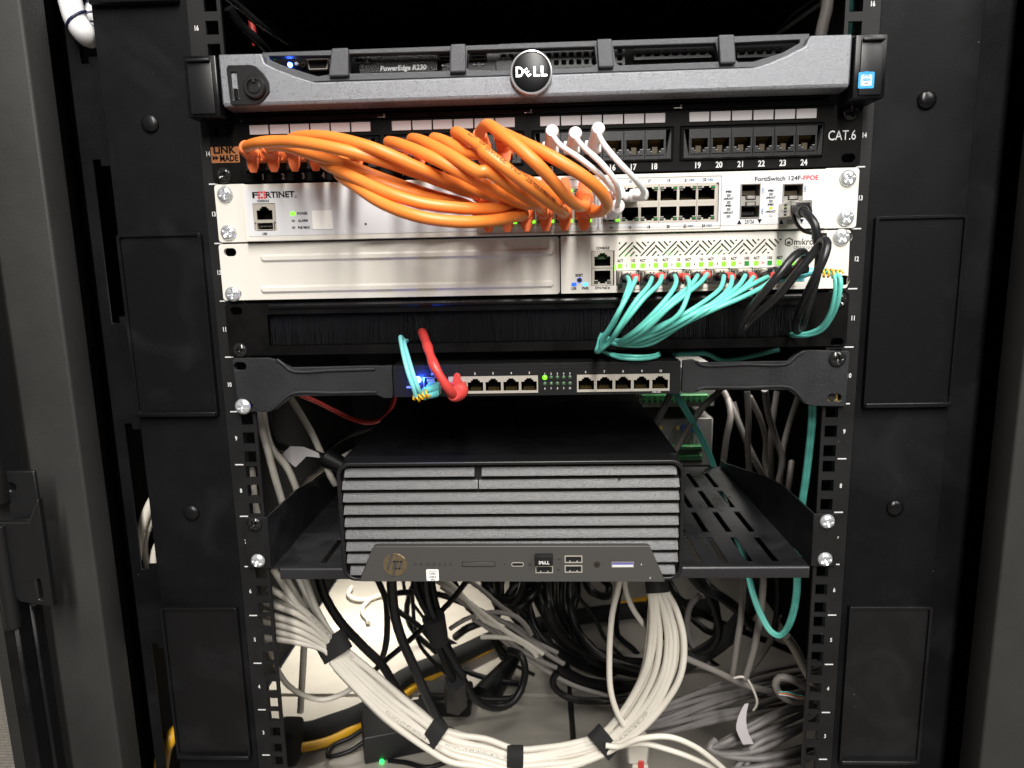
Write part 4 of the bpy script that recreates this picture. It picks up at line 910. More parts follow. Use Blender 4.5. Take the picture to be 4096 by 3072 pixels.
sp = bpy.data.lights.new('power_light_glow', 'POINT'); sp.energy = .055; sp.color = (.02, .08, 1); sp.shadow_soft_size = .002; o = bpy.data.objects.new('power_light_glow', sp); C.objects.link(o); q = P('D6', 660, 905, YS - .0055); o.location = q
# ================================================================ shelf (U7)
SZ = .2655
sh = thing('rack_shelf', 'black slotted cantilever shelf carrying the grey desktop computer', 'shelf', (0, 0, SZ))
b = MB(shelfm); hs = []
for y0 in (.0093, .0731, .1373, .2010):
    for k in range(-9, 10):
        x = k * .0206 + (.198 - 9 * .0206) * (1 if k > 0 else 1)
        x = .198 - (9 - k) * .0211
        if -.196 < x < .201: hs.append([(x - .0026, y0), (x + .0026, y0), (x + .0026, y0 + .052), (x - .0026, y0 + .052)])
# floor built as an x,y plate: rotate the x,z plate so that its z runs into the cabinet
M = Matrix(((1, 0, 0, 0), (0, 0, 1, 0), (0, -1, 0, 0), (0, 0, 0, 1)))
b.plate([(-.2222, .0), (.2222, .0), (.2222, .279), (-.2222, .279)], hs, -SZ, -SZ + .0012, M=M); b.build('shelf_board', sh, bevel=.0003, seg=1)
b = MB(mat('lip_black', (.013, .013, .0145), .36, spec=.5, bump=.2, bscale=1500, dust=.05)); b.sweepx([(.0012, SZ + .0003), (-.0006, SZ + .0001), (-.0015, SZ - .0006), (-.0020, SZ - .0020), (-.0016, SZ - .0098), (-.0004, SZ - .0098), (-.0004, SZ - .0014)], P('S2', 410, 1450).x, P('S1', 1355, 1450).x); b.build('front_lip', sh, bevel=.0003)
for s_ in (-1, 1):
    MX = Matrix(((0, 1, 0, 0), (1, 0, 0, 0), (0, 0, 1, 0), (0, 0, 0, 1)))
    b = MB(shelfm); x0, x1 = sorted((s_ * .2224, s_ * .2238))
    b.plate([(-.0005, SZ), (.279, SZ), (.279, SZ + .0085), (.259, SZ + .0100), (.119, SZ + .0384), (.070, SZ + .0450), (-.0005, SZ + .0450)], [], x0, x1, M=MX); b.build('side_wall', sh)
    b = MB(shelfm); x0, x1 = sorted((s_ * .2224, s_ * .2425)); zs = (SZ + .0371, SZ + .0073)
    zz = [P('S1', 1485, v, -.002).z for v in (1078, 1357)] if s_ > 0 else [P('S2', 240, v, -.002).z for v in (1097, 1368)]
    b.plate(rrect(x0, x1, SZ + .0003, SZ + .0450, .0012, 2), [slot(s_ * SX + s_ * .001, z, .013) for z in zz], -.0020, -.0004, rail_m); b.build('mounting_ear', sh, bevel=.0004)
    for k, z in enumerate(zz): screw(s_ * SX - s_ * (-.0004), z, -.0020, sh, chromeb if (s_ < 0 and k == 0) else chrome, r=.0063 if (s_ < 0 and k == 0) else .0060, h=.0040)
# ================================================================ desktop computer
PY = -.0240
tl, tr, bl, brr = P('S2', 815, 700, PY), P('S1', 440, 700, PY), P('S2', 870, 1500, PY), P('S1', 430, 1500, PY)
px0, px1 = (tl.x + bl.x) / 2, (tr.x + brr.x) / 2; pz1 = P('S2', 1400, 645, PY).z; pz0 = P('S2', 1500, 1523, PY).z
pc = thing('desktop_computer', 'flat charcoal desktop computer with louvred front lying on the shelf', 'computer', ((px0 + px1) / 2, PY, pz0))
b = MB(gloss); b.box(px0 + .0012, px1 - .0012, PY + .0205, .285, SZ + .0012, pz1 - .0004, b=.0012, seg=2); b.build('case', pc)
b = MB(plast); b.plate(rrect(px0, px1, pz0 + .0005, pz1, .0105, 8), [rrect(px0 + .0030, px1 - .0030, pz0 + .0030, pz1 - .0030, .0085, 8)], PY, PY + .020); b.build('front_frame', pc, bevel=.0009, seg=3)
b = MB(dark); b.box(px0 + .003, px1 - .003, PY + .009, PY + .0115, pz0 + .003, pz1 - .003); b.build('inner_screen', pc)
zt_ = [P('S2', 1300, v, PY).z for v in (705, 1432)]; pit = (zt_[0] - zt_[1]) / 8
xa, xb_ = px0 + .0036, px1 - .0036; xsplit = P('C3', 1787, 1210, PY).x
for k in range(9):
    z1 = zt_[0] - pit * k + .0002; z0 = z1 - pit * .61
    segs = [(xa, xsplit - .0005), (xsplit + .0005, xb_)] if k < 2 else [(xa, xb_)]
    b = MB(slatm)
    for u0, u1 in segs: 
        e = .004 if k in (0, 8) else 0
        b.sweepx([(PY + .0062, z1 + .0004), (PY + .0050, z1 + .0004), (PY + .0016, z0 + .0014), (PY + .0013, z0 + .0005), (PY + .0022, z0), (PY + .0085, z0 + .0002), (PY + .0085, z1)], u0 + (.002 if k == 8 else e * .6), u1 - (.002 if k == 8 else e * .6))
    b.build('louvre_slat', pc, ang=50)
b = MB(dark, inkw); q = P('C4', 560, 1207, PY); b.cyl((q.x, PY + .0030, q.z), (0, -.0008, 0), .0009, .0009, 14, dark); q = P('C4', 443, 1232, PY)
b.add([(q.x - .0016, PY + .0026, q.z - .0006), (q.x + .0016, PY + .0026, q.z - .0006), (q.x, PY + .0026, q.z + .0012)], [(0, 1, 2)], inkw); b.add([(q.x - .0010, PY + .0025, q.z - .0003), (q.x + .0010, PY + .0025, q.z - .0003), (q.x, PY + .0025, q.z + .0008)], [(0, 1, 2)], slatm); b.build('eject_symbol', pc, normals=False)
YPP = PY - .0012
tr_ = XZ('S2', YPP, (988, 1522), (1082, 1285), (1092, 1270), (1108, 1263)) + XZ('S1', YPP, (165, 1260), (185, 1268), (196, 1290), (298, 1524))
b = MB(pcgrey); b.plate(tr_, [], YPP, PY + .0085); lp = b.build('lower_panel', pc, bevel=.0006)
q = P('D8', 480, 402, YPP); R_ = abs(P('D8', 658, 402, YPP).x - P('D8', 302, 402, YPP).x) / 2
b = MB(gold); b.lathe((q.x, YPP + .0002, q.z), (0, -1, 0), [(0, R_), (.0004, R_), (.0006, R_ * .98), (.00062, .0001)], 48); lg = b.build('round_emblem', pc, normals=False)
b = MB(pcgrey); y_ = YPP - .0007; t_ = R_ / 1.0
def stroke(x0, z0, x1, z1, w_): d = Vector((x1 - x0, z1 - z0)).normalized(); n = Vector((1, 0)) * w_ / 2; b.plate([(q.x + (x0 * R_) - n.x, q.z + z0 * R_), (q.x + x0 * R_ + n.x, q.z + z0 * R_), (q.x + x1 * R_ + n.x, q.z + z1 * R_), (q.x + x1 * R_ - n.x, q.z + z1 * R_)], [], y_, y_ + .0003)
wd = R_ * .20
stroke(-.62, -.36, -.22, .97, wd); stroke(-.32, .30, .02, .30, wd * .5); stroke(-.16, -.36, .02, .36, wd); stroke(-.30, .34, .08, .34, R_ * .06)
stroke(-.20, -.97, .22, .36, wd); stroke(.36, -.36, .56, .36, wd)
b.plate([(q.x - .34 * R_, q.z + .24 * R_), (q.x + .06 * R_, q.z + .24 * R_), (q.x + .10 * R_, q.z + .38 * R_), (q.x - .30 * R_, q.z + .38 * R_)], [], y_, y_ + .0003)
b.plate([(q.x + .16 * R_, q.z + .24 * R_), (q.x + .60 * R_, q.z + .24 * R_), (q.x + .62 * R_, q.z + .38 * R_), (q.x + .20 * R_, q.z + .38 * R_)], [], y_, y_ + .0003)
b.plate([(q.x + .0 * R_, q.z - .38 * R_), (q.x + .40 * R_, q.z - .38 * R_), (q.x + .44 * R_, q.z - .25 * R_), (q.x + .04 * R_, q.z - .25 * R_)], [], y_, y_ + .0003)
b.build('emblem_letters', lg)
b = MB(inkdim, ink, inkw); q = P('D8', 1048, 395, YPP); b.text('PRODESK', q.x, q.z, .0052, YPP - .0002, mat('ink_faint', (.028, .027, .027), .35), sp=1.75, H=.0026, W=P('D8', 1325, 400, YPP).x - P('D8', 768, 400, YPP).x)
for u, v in ((2110, 392),): q = P('D8', u, v, YPP); b.text('SS', q.x - .001, q.z, .002, YPP - .0002, MATS['ink_faint'])
for c, u, v in (('B2', 205, 98), ('B2', 405, 62), ('B2', 398, 135)): q = P(c, u, v, YPP); b.text('SS←', q.x, q.z, .0022, YPP - .0002, MATS['ink_faint'])
for c, u, v in (('B2', 962, 98), ('B2', 1022, 190)): q = P(c, u, v, YPP); b.box(q.x - .0003, q.x + .0003, YPP - .0002, YPP - .0001, q.z - .0006, q.z + .0006, inkw)
b.build('lettering', lp, normals=False)
a, c_ = P('D8', 947, 635, YPP), P('D8', 1122, 468, YPP); b = MB(labelw); b.plate(rrect(a.x, c_.x, a.z, c_.z, .0009), [], YPP - .0003, YPP - .0001, MATS['sticker_paper']); mx = (a.x + c_.x) / 2
b.text('intel', mx, c_.z - .0030, .0024, YPP - .0004, ink); el = lambda rx, rz: [(mx + rx * math.cos(t * PI / 12), c_.z - .0030 + rz * math.sin(t * PI / 12)) for t in range(24)]
b.plate(el(.0030, .0017), [el(.0027, .0014)], YPP - .0004, YPP - .0003, ink); b.text('CORE i5', mx, c_.z - .0064, .0024, YPP - .0004, ink, bold=.01, xs=.8); b.text('vPRO', mx, c_.z - .0086, .0019, YPP - .0004, ink, bold=.01); b.build('processor_sticker', pc, normals=False)
a, c_ = P('D8', 1468, 430, YPP), P('D8', 1958, 356, YPP); b = MB(pcgrey, dark); b.plate(rect(a.x, c_.x, a.z, c_.z), [rect(a.x + .0004, c_.x - .0004, a.z + .0004, c_.z - .0004)], YPP - .0003, YPP - .0001, dark); b.box(a.x + .0005, c_.x - .0005, YPP - .0006, YPP - .0001, a.z + .0005, c_.z - .0005, pcgrey, b=.0002); b.build('card_slot_cover', pc)
a, c_ = P('B2', 78, 115, YPP), P('B2', 162, 80, YPP); b = MB(bronze, dark); zc = (a.z + c_.z) / 2; b.plate(rrect(a.x, c_.x, zc - .0017, zc + .0017, .0016), [rrect(a.x + .0005, c_.x - .0005, zc - .0012, zc + .0012, .0011)], YPP - .0003, YPP + .0, nick); b.plate(rrect(a.x + .0005, c_.x - .0005, zc - .0012, zc + .0012, .0011), [], YPP - .0002, YPP - .0001, dark); b.box(a.x + .002, c_.x - .002, YPP - .0004, YPP - .0002, zc - .0003, zc + .0003, plast); b.build('usb_port', pc, normals=False)
def usbf(u, v, metal=True):
    q = P('B2', u, v, YPP); b = MB(nick, dark, brass, plast); b.plate(rect(q.x - .0069, q.x + .0069, q.z - .0030, q.z + .0030), [rect(q.x - .0062, q.x + .0062, q.z - .0023, q.z + .0023)], YPP - .0004, YPP - .0001, nick); b.box(q.x - .0062, q.x + .0062, YPP - .0002, YPP - .0001, q.z - .0023, q.z + .0023, dark); b.box(q.x - .0052, q.x + .0052, YPP - .0003, YPP - .0002, q.z - .0002, q.z + .0014, plast)
    for s_ in (-1, 1): b.box(q.x + s_ * .0028 - .0004, q.x + s_ * .0028 + .0004, YPP - .0005, YPP - .0003, q.z - .0020, q.z - .0012, silver)
    b.build('usb_port', pc, normals=False)
usbf(500, 62); usbf(500, 128); usbf(301, 132)
q = P('B2', 660, 98, YPP); b = MB(bronze, dark); b.lathe((q.x, YPP - .0001, q.z), (0, -1, 0), [(0, .0026), (.0003, .0025), (.0003, .0018)], 24, bronze); b.cyl((q.x, YPP - .0003, q.z), (0, -.0002, 0), .0017, .0017, 20, dark); b.build('headphone_jack', pc)
a, c_ = P('B2', 760, 118, YPP), P('B2', 910, 80, YPP); b = MB(silver, inkw); b.plate(rect(a.x, c_.x, a.z, c_.z), [rect(a.x + .0003, c_.x - .0003, a.z + .0003, c_.z - .0003)], YPP - .0003, YPP - .0001, nick); b.box(a.x + .0005, c_.x - .0005, YPP - .0005, YPP - .0001, a.z + .0005, (a.z + c_.z) / 2 - .0001, inkw); b.box(a.x + .0005, c_.x - .0005, YPP - .0003, YPP - .0001, (a.z + c_.z) / 2, c_.z - .0005, mat('ink_violet', (.10, .10, .30), .3)); b.build('power_button', pc)
# receiver dongle in the upper left socket
dg = thing('usb_receiver', 'tiny black wireless receiver with white letters plugged into the front of the computer', 'receiver', (P('B2', 301, 70, YPP).x, YPP, P('B2', 301, 100, YPP).z))
a, c_ = P('B2', 238, 112, YPP - .004), P('B2', 360, 32, YPP - .004); b = MB(plast, inkw); b.box(a.x, c_.x, YPP - .0055, YPP - .0006, a.z + .001, c_.z, b=.0008, seg=2); b.build('shell', dg)
b = MB(inkw); [b.text(t_, (a.x + c_.x) / 2 + o_, (a.z + c_.z) / 2 - .001, .0034, YPP - .0057, bold=.03, H=.0024, W=.0017, rot=r_) for t_, o_, r_ in (('D', -.0031, 0), ('E', -.0009, .6), ('L', .0014, 0), ('L', .0034, 0))]; b.build('lettering', dg, normals=False)
# ================================================================ cables
CV = Vector((0, -1, 0))
def cable(name, label, cat, pts, r, m, group=None, parts=(), step=.003, n=10, wob=0, origin=None):
    """one lead: a thing with its jacket and whatever ends it has"""
    path = spline(pts, step); t = thing(name, label, cat, tuple(path[len(path) // 2]) if origin is None else origin, group)
    b = MB(m); b.tube(path, r, n); b.build('jacket', t, normals=True, ang=80); return t, path
def solo(name, label, cat, pts, r, m, group=None, n=8, step=.005):
    path = spline(pts, step); b = MB(m); b.tube(path, r, n); o = b.build(name, None, ang=80); tag(o, label, cat, group); return o, path
def boot(parent, path, L, r0, r1, m, ribs=7, name='strain_relief', amp=.0005):
    h = resample(head(path, L), .0004); n = len(h); rr = [r0 + (r1 - r0) * k / (n - 1) + (amp * math.sin(k / (n - 1) * ribs * 2 * PI) if k > 4 else 0) for k in range(n)]
    b = MB(m); b.tube(h, rr, 16); return b.build(name, parent, ang=80)
def plug(parent, x, y, z, m, up, tab=True, w=.0112, h=.0082, L=.012, dirv=None):
    b = MB(m); b.box(x - w / 2, x + w / 2, y - L, y - .0004, z - h / 2 - .0004, z + h / 2 - .0004, b=.0012, seg=2)
    if tab:
        s_ = 1 if up else -1; y0 = y - L + .001
        pl_ = [(x - w * .42, z + s_ * h * .30), (x + w * .42, z + s_ * h * .30), (x + w * .36, z + s_ * .0085), (x + w * .20, z + s_ * .0128), (x - w * .20, z + s_ * .0128), (x - w * .36, z + s_ * .0085)]
        b.plate(pl_, [], y0 - .0052, y0 - .0034, m)
    return b.build('plug', parent, bevel=.0004)
PPY = YP - .003
ZP = PORTZ - .0005
def orange_lead(i, so, mid, lab, out1=(0, 0), out2=(0, 0)):
    x1 = PORTX[i]; x2 = SWX[so]; up = so % 2 == 0
    x2 = SWX[so // 2] if False else x2
    return None
ORL = [  # patch socket, switch column, upper?, start lean, middle points, end lean, label
 (0, 0, True, (-.0010, .0030), [('C1', 500, 694, -.062), ('C1', 620, 686, -.075), ('C1', 760, 694, -.088), ('C1', 980, 735, -.095), ('C1', 1220, 800, -.092), ('C1', 1450, 880, -.080), ('C1', 1680, 968, -.062)], (-.006, .001), 'orange lead starting at the first, leftmost socket of the patch panel'),
 (1, 0, False, (-.0010, .0030), [('C1', 640, 715, -.055), ('C1', 800, 760, -.070), ('C1', 1000, 822, -.080), ('C1', 1260, 920, -.078), ('C1', 1500, 1000, -.066), ('C1', 1720, 1062, -.052)], (-.006, .0), 'orange lead from the second patch panel socket, sagging behind the other orange leads'),
 (2, 1, True, (-.0010, .0060), [('C1', 690, 672, -.050), ('C1', 790, 655, -.072), ('C1', 960, 670, -.088), ('C1', 1200, 738, -.098), ('C1', 1450, 850, -.092), ('C1', 1700, 952, -.072), ('C1', 1880, 1010, -.056)], (-.007, .001), 'topmost orange lead of the left arch, rising from the third patch panel socket'),
 (3, 1, False, (-.0010, .0030), [('C1', 860, 790, -.058), ('C1', 1040, 862, -.076), ('C1', 1280, 955, -.082), ('C1', 1500, 1022, -.075), ('C1', 1720, 1070, -.056), ('C1', 1840, 1095, -.048)], (-.006, .0), 'orange lead from the fourth patch panel socket, third from the bottom of the sagging bundle'),
 (4, 2, True, (-.0030, -.0010), [('C1', 880, 812, -.062), ('C1', 1020, 882, -.085), ('C1', 1240, 985, -.098), ('C1', 1450, 1050, -.100), ('C1', 1680, 1080, -.096), ('C1', 1880, 1082, -.082), ('C1', 2010, 1058, -.062)], (-.008, -.003), 'orange lead second from the bottom of the sagging bundle, its ribbed boot turned sideways'),
 (5, 2, False, (-.0030, -.0010), [('C1', 960, 862, -.062), ('C1', 1080, 960, -.088), ('C1', 1240, 1060, -.100), ('C1', 1460, 1135, -.106), ('C1', 1700, 1162, -.102), ('C1', 1900, 1150, -.085), ('C1', 2050, 1118, -.064)], (-.009, -.001), 'lowest orange lead, the one sagging furthest over the white switch face'),
 (6, 3, True, (-.0030, .0030), [('C1', 1262, 690, -.056), ('C1', 1330, 705, -.078), ('C1', 1480, 765, -.092), ('C1', 1700, 878, -.098), ('C1', 1900, 985, -.088), ('C1', 2080, 1060, -.066)], (-.006, .002), 'orange lead from the seventh patch panel socket, first one right of the long arches'),
 (7, 3, False, (-.0030, .0045), [('C1', 1400, 672, -.056), ('C1', 1470, 690, -.080), ('C1', 1620, 765, -.098), ('C1', 1800, 868, -.108), ('D1', 330, 750, -.108), ('D1', 760, 1020, -.096), ('D1', 1080, 1240, -.078)], (-.003, .002), 'orange lead from the eighth patch panel socket, passing just below the one with black writing'),
 (8, 4, True, (-.0025, .0040), [('C1', 1530, 668, -.052), ('C1', 1600, 690, -.068), ('C1', 1730, 760, -.080), ('D1', 250, 500, -.086), ('D1', 700, 770, -.084), ('D1', 1120, 980, -.074), ('D1', 1380, 1160, -.060)], (-.003, .003), 'orange lead from the ninth patch panel socket, mostly hidden behind its neighbours'),
 (9, 4, False, (-.0020, .0065), [('C1', 1658, 632, -.060), ('C1', 1720, 662, -.082), ('C1', 1830, 740, -.098), ('D1', 300, 450, -.108), ('D1', 600, 680, -.112), ('D1', 920, 930, -.106), ('D1', 1230, 1170, -.090), ('D1', 1470, 1345, -.070)], (-.002, .001), 'orange lead with black writing along its jacket'),
 (10, 5, True, (-.0030, .0080), [('D1', 310, 110, -.062), ('D1', 385, 75, -.080), ('D1', 560, 190, -.098), ('D1', 800, 380, -.108), ('D1', 1090, 640, -.112), ('D1', 1330, 900, -.104), ('D1', 1520, 1120, -.092), ('D1', 1690, 1258, -.078), ('D1', 1800, 1265, -.062)], (.0005, -.004), 'orange lead peaking highest over the patch panel and ending in an upturned boot'),
 (11, 5, False, (-.0030, .0060), [('D1', 510, 170, -.054), ('D1', 640, 215, -.076), ('D1', 880, 330, -.096), ('D1', 1180, 470, -.106), ('D1', 1520, 660, -.110), ('D1', 1850, 880, -.106), ('D1', 2060, 1080, -.096), ('D1', 2130, 1250, -.082), ('D1', 2040, 1345, -.064), ('D1', 1950, 1360, -.052)], (.0060, .0005), 'rightmost orange lead, swinging out right and hooking back into its switch socket'),
]
OR = .0038
for i, col, up, l1, mids, l2, lab in ORL:
    a = Vector((PORTX[i], PPY - .010, ZP)); zsw = (ZU - .0012) if up else (ZL + .0012); x2 = col1[col]; e = Vector((x2, YF - .010, zsw))
    a2 = a + Vector((l1[0] * .5, -.012, l1[1] * .8)); e2 = e + Vector((l2[0] * .6, -.012, l2[1] * .6))
    path = spline([a, a2] + [P(*m_) for m_ in mids] + [e2 + Vector((l2[0] * .5, -.006, l2[1] * .5)), e2, e] if False else [a, a2] + [P(*m_) for m_ in mids] + [e2, e], .003)
    t = thing('patch_lead', lab, 'network cable', tuple(path[len(path) // 2]), 'orange leads between the patch panel and the white switch')
    b = MB(orange); b.tube(path, OR, 14); b.build('jacket', t, ang=80)
    plug(t, a.x, PPY + .001, a.z, orangeb, False); plug(t, e.x, YF + .001, e.z, orangeb, up)
    boot(t, path, .018, .0056, .0047, orangeb); boot(t, path[::-1], .019, .0056, .0047, orangeb)
    if i == 9 or i == 0:
        # writing laid on the jacket
        rs = resample(path, .0008)[::-1]; L0 = int((.050 if i == 9 else .45) / .0008)
        def onj(a_, b_, rs=rs, L0=L0):
            k = min(len(rs) - 2, max(1, L0 + int(a_ / .0008))); f = a_ / .0008 - int(a_ / .0008); c0 = rs[k].lerp(rs[k + 1], max(0, min(1, f))); tg = (rs[k + 1] - rs[k - 1]).normalized()
            toc = (CAM - c0); nn = (toc - tg * toc.dot(tg)).normalized(); bb = tg.cross(nn); an = b_ / OR - .9
            return c0 + (nn * math.cos(an) - bb * math.sin(an)) * (OR + .00012)
        if i == 9: b = MB(mat('ink_jacket', (.16, .06, .015), .6)); b.text('ISO/IEC 11801 VERIFIED ETL  CSA  22AWG 4PR 60332-1 UTP', 0, 0, .0040, 0, align='LEFT', bold=.02, xs=1.05, fn=onj); b.build('lettering', t, normals=False)
# white slim leads
WH = [(12, ('sw', 0, True), [('C2', 158, 652, -.030), ('C2', 165, 655, -.040), ('C2', 215, 715, -.060), ('C2', 320, 785, -.072), ('C2', 430, 872, -.068), ('C2', 510, 955, -.052), ('C2', 548, 990, -.036)], 'leftmost of the three slim white leads hanging from the patch panel'),
      (13, ('sw', 0, False), [('C2', 292, 665, -.030), ('C2', 300, 668, -.040), ('C2', 350, 725, -.060), ('C2', 445, 810, -.075), ('C2', 525, 910, -.074), ('C2', 552, 1000, -.060), ('C2', 545, 1070, -.042)], 'middle slim white lead, running down to the lower switch socket numbered fourteen'),
      (14, ('sw', 1, True), [('C2', 424, 638, -.032), ('C2', 432, 642, -.042), ('C2', 470, 710, -.062), ('C2', 545, 800, -.074), ('C2', 640, 900, -.070), ('C2', 695, 975, -.056), ('C2', 690, 1010, -.044), ('C2', 650, 1005, -.034)], 'rightmost slim white lead, its plug lying sideways across the switch socket beside the others')]
for i, (_, col, up), mids, lab in WH:
    a = Vector((PORTX[i], PPY + .001, ZP)); s0 = P(*mids[0]); x2 = colx[col]; zsw = ZU - .001 if up else ZL + .001; e = Vector((x2, YF, zsw)); e1 = P(*mids[-1])
    path = spline([P(*m_) for m_ in mids], .003); t = thing('patch_lead', lab, 'network cable', tuple(path[len(path) // 2]), 'slim white leads')
    b = MB(whitec); b.tube(path, .0019, 12); b.build('jacket', t, ang=80)
    b = MB(pinkw); b.box(a.x - .0060, a.x + .0060, a.y - .010, a.y, a.z - .0045, a.z + .0042, b=.0012, seg=2)
    d = (s0 - a) + Vector((0, -.008, .001)); b.lathe(a + Vector((0, -.006, 0)), d, [(0, .0046), (d.length * .82, .0040), (d.length * .84, .0047), (d.length * .94, .0047), (d.length, .0040)], 24); b.build('plug', t)
    b = MB(pinkw)
    if i == 14: 
        q0, q1 = P('D2', 330, 1215, -.022), P('D2', 650, 1060, -.022); b.box(q0.x, q1.x - .003, -.026, YF + .001, q0.z + .001, q1.z, b=.0018, seg=3); q = P('D2', 590, 1110, -.028); b.lathe(q - Vector((.006, 0, 0)), (.8, -.5, 0), [(0, .0045), (.009, .0045), (.011, .0040), (.012, .0026)], 20)
    else:
        b.box(e.x - .0060, e.x + .0060, e.y - .012, e.y + .001, e.z - .0047, e.z + .0042, b=.0014, seg=2); d = e1 - e; b.lathe(e + Vector((0, -.008, 0)), e1 - (e + Vector((0, -.008, 0))), [(0, .0052), (.012, .0044), (.013, .0050), (max(.016, (e1 - e).length - .006), .0048), (max(.017, (e1 - e).length - .005), .0030)], 22)
    b.build('plug', t)
# aqua fibre pairs
def lc_boot(parent, c0, c1, m, r=.0030):
    d = c1 - c0; b = MB(m); L = d.length; prof = [(0, r * 1.15), (L * .25, r * 1.15)]
    for k in range(5): prof += [(L * (.30 + .12 * k), r * 1.12), (L * (.34 + .12 * k), r * .92)]
    prof += [(L * .93, r * 1.0), (L, r * .98)]; b.lathe(c0, d, prof, 18); return b.build('strain_relief', parent)
TIP = P('C4', 418, 452, -.055)
FB = [
 ([(955, 660), (985, 740), (940, 900), (850, 1140), (730, 1380), (620, 1560)], [(1085, 672), (1030, 790), (960, 930), (840, 1150), (700, 1400), (570, 1600)], 'first fibre pair from the left, dropping steepest to the bristles'),
 ([(1315, 672), (1260, 800), (1100, 985), (930, 1240), (800, 1450), (690, 1620)], [(1465, 645), (1410, 770), (1220, 950), (1030, 1180), (880, 1370), (740, 1560)], 'second fibre pair from the left'),
 ([(1655, 640), (1675, 740), (1600, 890), (1380, 1150), (1130, 1400), (900, 1570)], [(1830, 662), (1870, 760), (1835, 960), (1720, 1200), (1450, 1400), (1100, 1560)], 'third fibre pair from the left, one strand hanging apart in a wide curve'),
 ([(1990, 635), (1900, 770), (1640, 980), (1390, 1210), (1150, 1420), (880, 1590)], [(2130, 615), (2040, 730), (1830, 900), (1540, 1130), (1260, 1400), (900, 1610)], 'fourth fibre pair from the left'),
 ([(2212 + 165, 645), (2212 + 110, 830), (2100, 1010), (1800, 1200), (1450, 1370), (1000, 1590)], [(2212 + 285, 655), (2212 + 240, 830), (2212 - 10, 1050), (1880, 1230), (1500, 1430), (1000, 1620)], 'fifth fibre pair from the left'),
 ([(2212 + 480, 635), (2212 + 380, 790), (2212 + 130, 980), (2050, 1130), (1650, 1330), (1100, 1600)], [(2212 + 600, 660), (2212 + 480, 800), (2212 + 200, 1000), (2090, 1160), (1680, 1400), (1120, 1630)], 'sixth fibre pair from the left'),
 ([(2212 + 810, 655), (2212 + 620, 750), (2212 + 330, 920), (2212 + 60, 1060), (1760, 1290), (1200, 1620)], [(2212 + 900, 665), (2212 + 760, 790), (2212 + 430, 960), (2212 + 100, 1100), (1800, 1340), (1250, 1650)], 'seventh fibre pair, the rightmost one that joins the bundle')]
rb = random.Random(11)
for k, (pa, pb, lab) in enumerate(FB):
    t = thing('fibre_lead', 'aqua ' + lab, 'fibre cable', tuple(P('D4', *pa[2], -.05)), 'aqua fibre pairs hanging from the small white switch')
    for j, pts in enumerate((pa, pb)):
        n = len(pts); dep = [-.042, -.056, -.066, -.070, -.064, -.052]
        q = [P('D4', u, v, dep[min(i_, 5)] - .003 * j - rb.uniform(0, .004)) for i_, (u, v) in enumerate(pts)]
        if k < 2: endp = [P('C4', 440 + 8 * k + 5 * j, 440 - 3 * k, -.050), P('C4', 424 + 4 * j, 452, -.042), P('C4', 432 + 8 * j, 415, -.022), P('C4', 442 + 8 * j, 372, -.006), P('C4', 455 + 6 * j, 345, .008)]
        else: endp = [P('C4', 560 + rb.uniform(-8, 8), 396 + 4 * k - 14 + rb.uniform(-4, 4), -.040), P('C4', 500 + rb.uniform(-6, 6), 372 + 3 * k, -.022), P('C4', 480, 362 + 3 * k, .004), P('C4', 476, 360 + 3 * k, .012)]
        if k >= 2: q = q[:5] + [P('D4', pts[5][0] + rb.uniform(-20, 20), pts[5][1], -.050)]
        bs = Vector((SFP[k] + (-.0034 if j == 0 else .0034), YM2 - .0135, (SFZ0 + SFZ1) / 2 - .0002)); 
        path = spline([q[0] + (bs - q[0]) * .15] + q + endp, .003); b = MB(teal); b.tube(path, .00165, 10); b.build('fibre_strand', t, ang=80)
        lc_boot(t, bs, q[0], plast if j == 0 else redb, .0028)
        b = MB(plast if j == 0 else redb); b.box(bs.x - .0024, bs.x + .0024, YM2 - .0140, YM2 - .0095, bs.z - .0026, bs.z + .0022, b=.0003); b.build('plug', t)
# aqua pair at the right with wire ties
t = thing('fibre_lead', 'aqua fibre pair wrapped with yellow ties, curving down beside the right rack ear', 'fibre cable', tuple(P('D5', 1800, 900, -.04)))
for j, pts in enumerate(([(1560, 560, -.030), (1700, 585, -.040), (1800, 640, -.046), (1820, 800, -.048), (1790, 1000, -.046), (1730, 1200, -.040), (1600, 1400, -.030), (1400, 1490, -.020), (1250, 1500, -.010), (1150, 1500, .004), (1120, 1500, .012)],
                         [(1600, 545, -.030), (1800, 600, -.042), (1885, 680, -.050), (1880, 850, -.050), (1840, 1050, -.046), (1760, 1240, -.038), (1610, 1440, -.028), (1400, 1515, -.020), (1250, 1520, -.010), (1160, 1525, .004), (1130, 1520, .012)])):
    b = MB(teal); b.tube(spline([P('D5', *p) for p in pts], .003), .00165, 10); b.build('fibre_strand', t, ang=80)
b = MB(teald); e0 = Vector((SFP[7], YM2, (SFZ0 + SFZ1) / 2)); b.box(e0.x - .0065, e0.x + .0065, YM2 - .022, YM2 + .001, e0.z - .0048, e0.z + .0044, b=.0008, seg=2)
for j in (0, 1): q = P('D5', 1560 + 40 * j, 560 - 20 * j, -.031); b.cyl(Vector((e0.x + .003 * (j * 2 - 1), YM2 - .020, e0.z)), q - Vector((e0.x + .003 * (j * 2 - 1), YM2 - .020, e0.z)), .0034, .0022, 16)
b.build('plug', t)
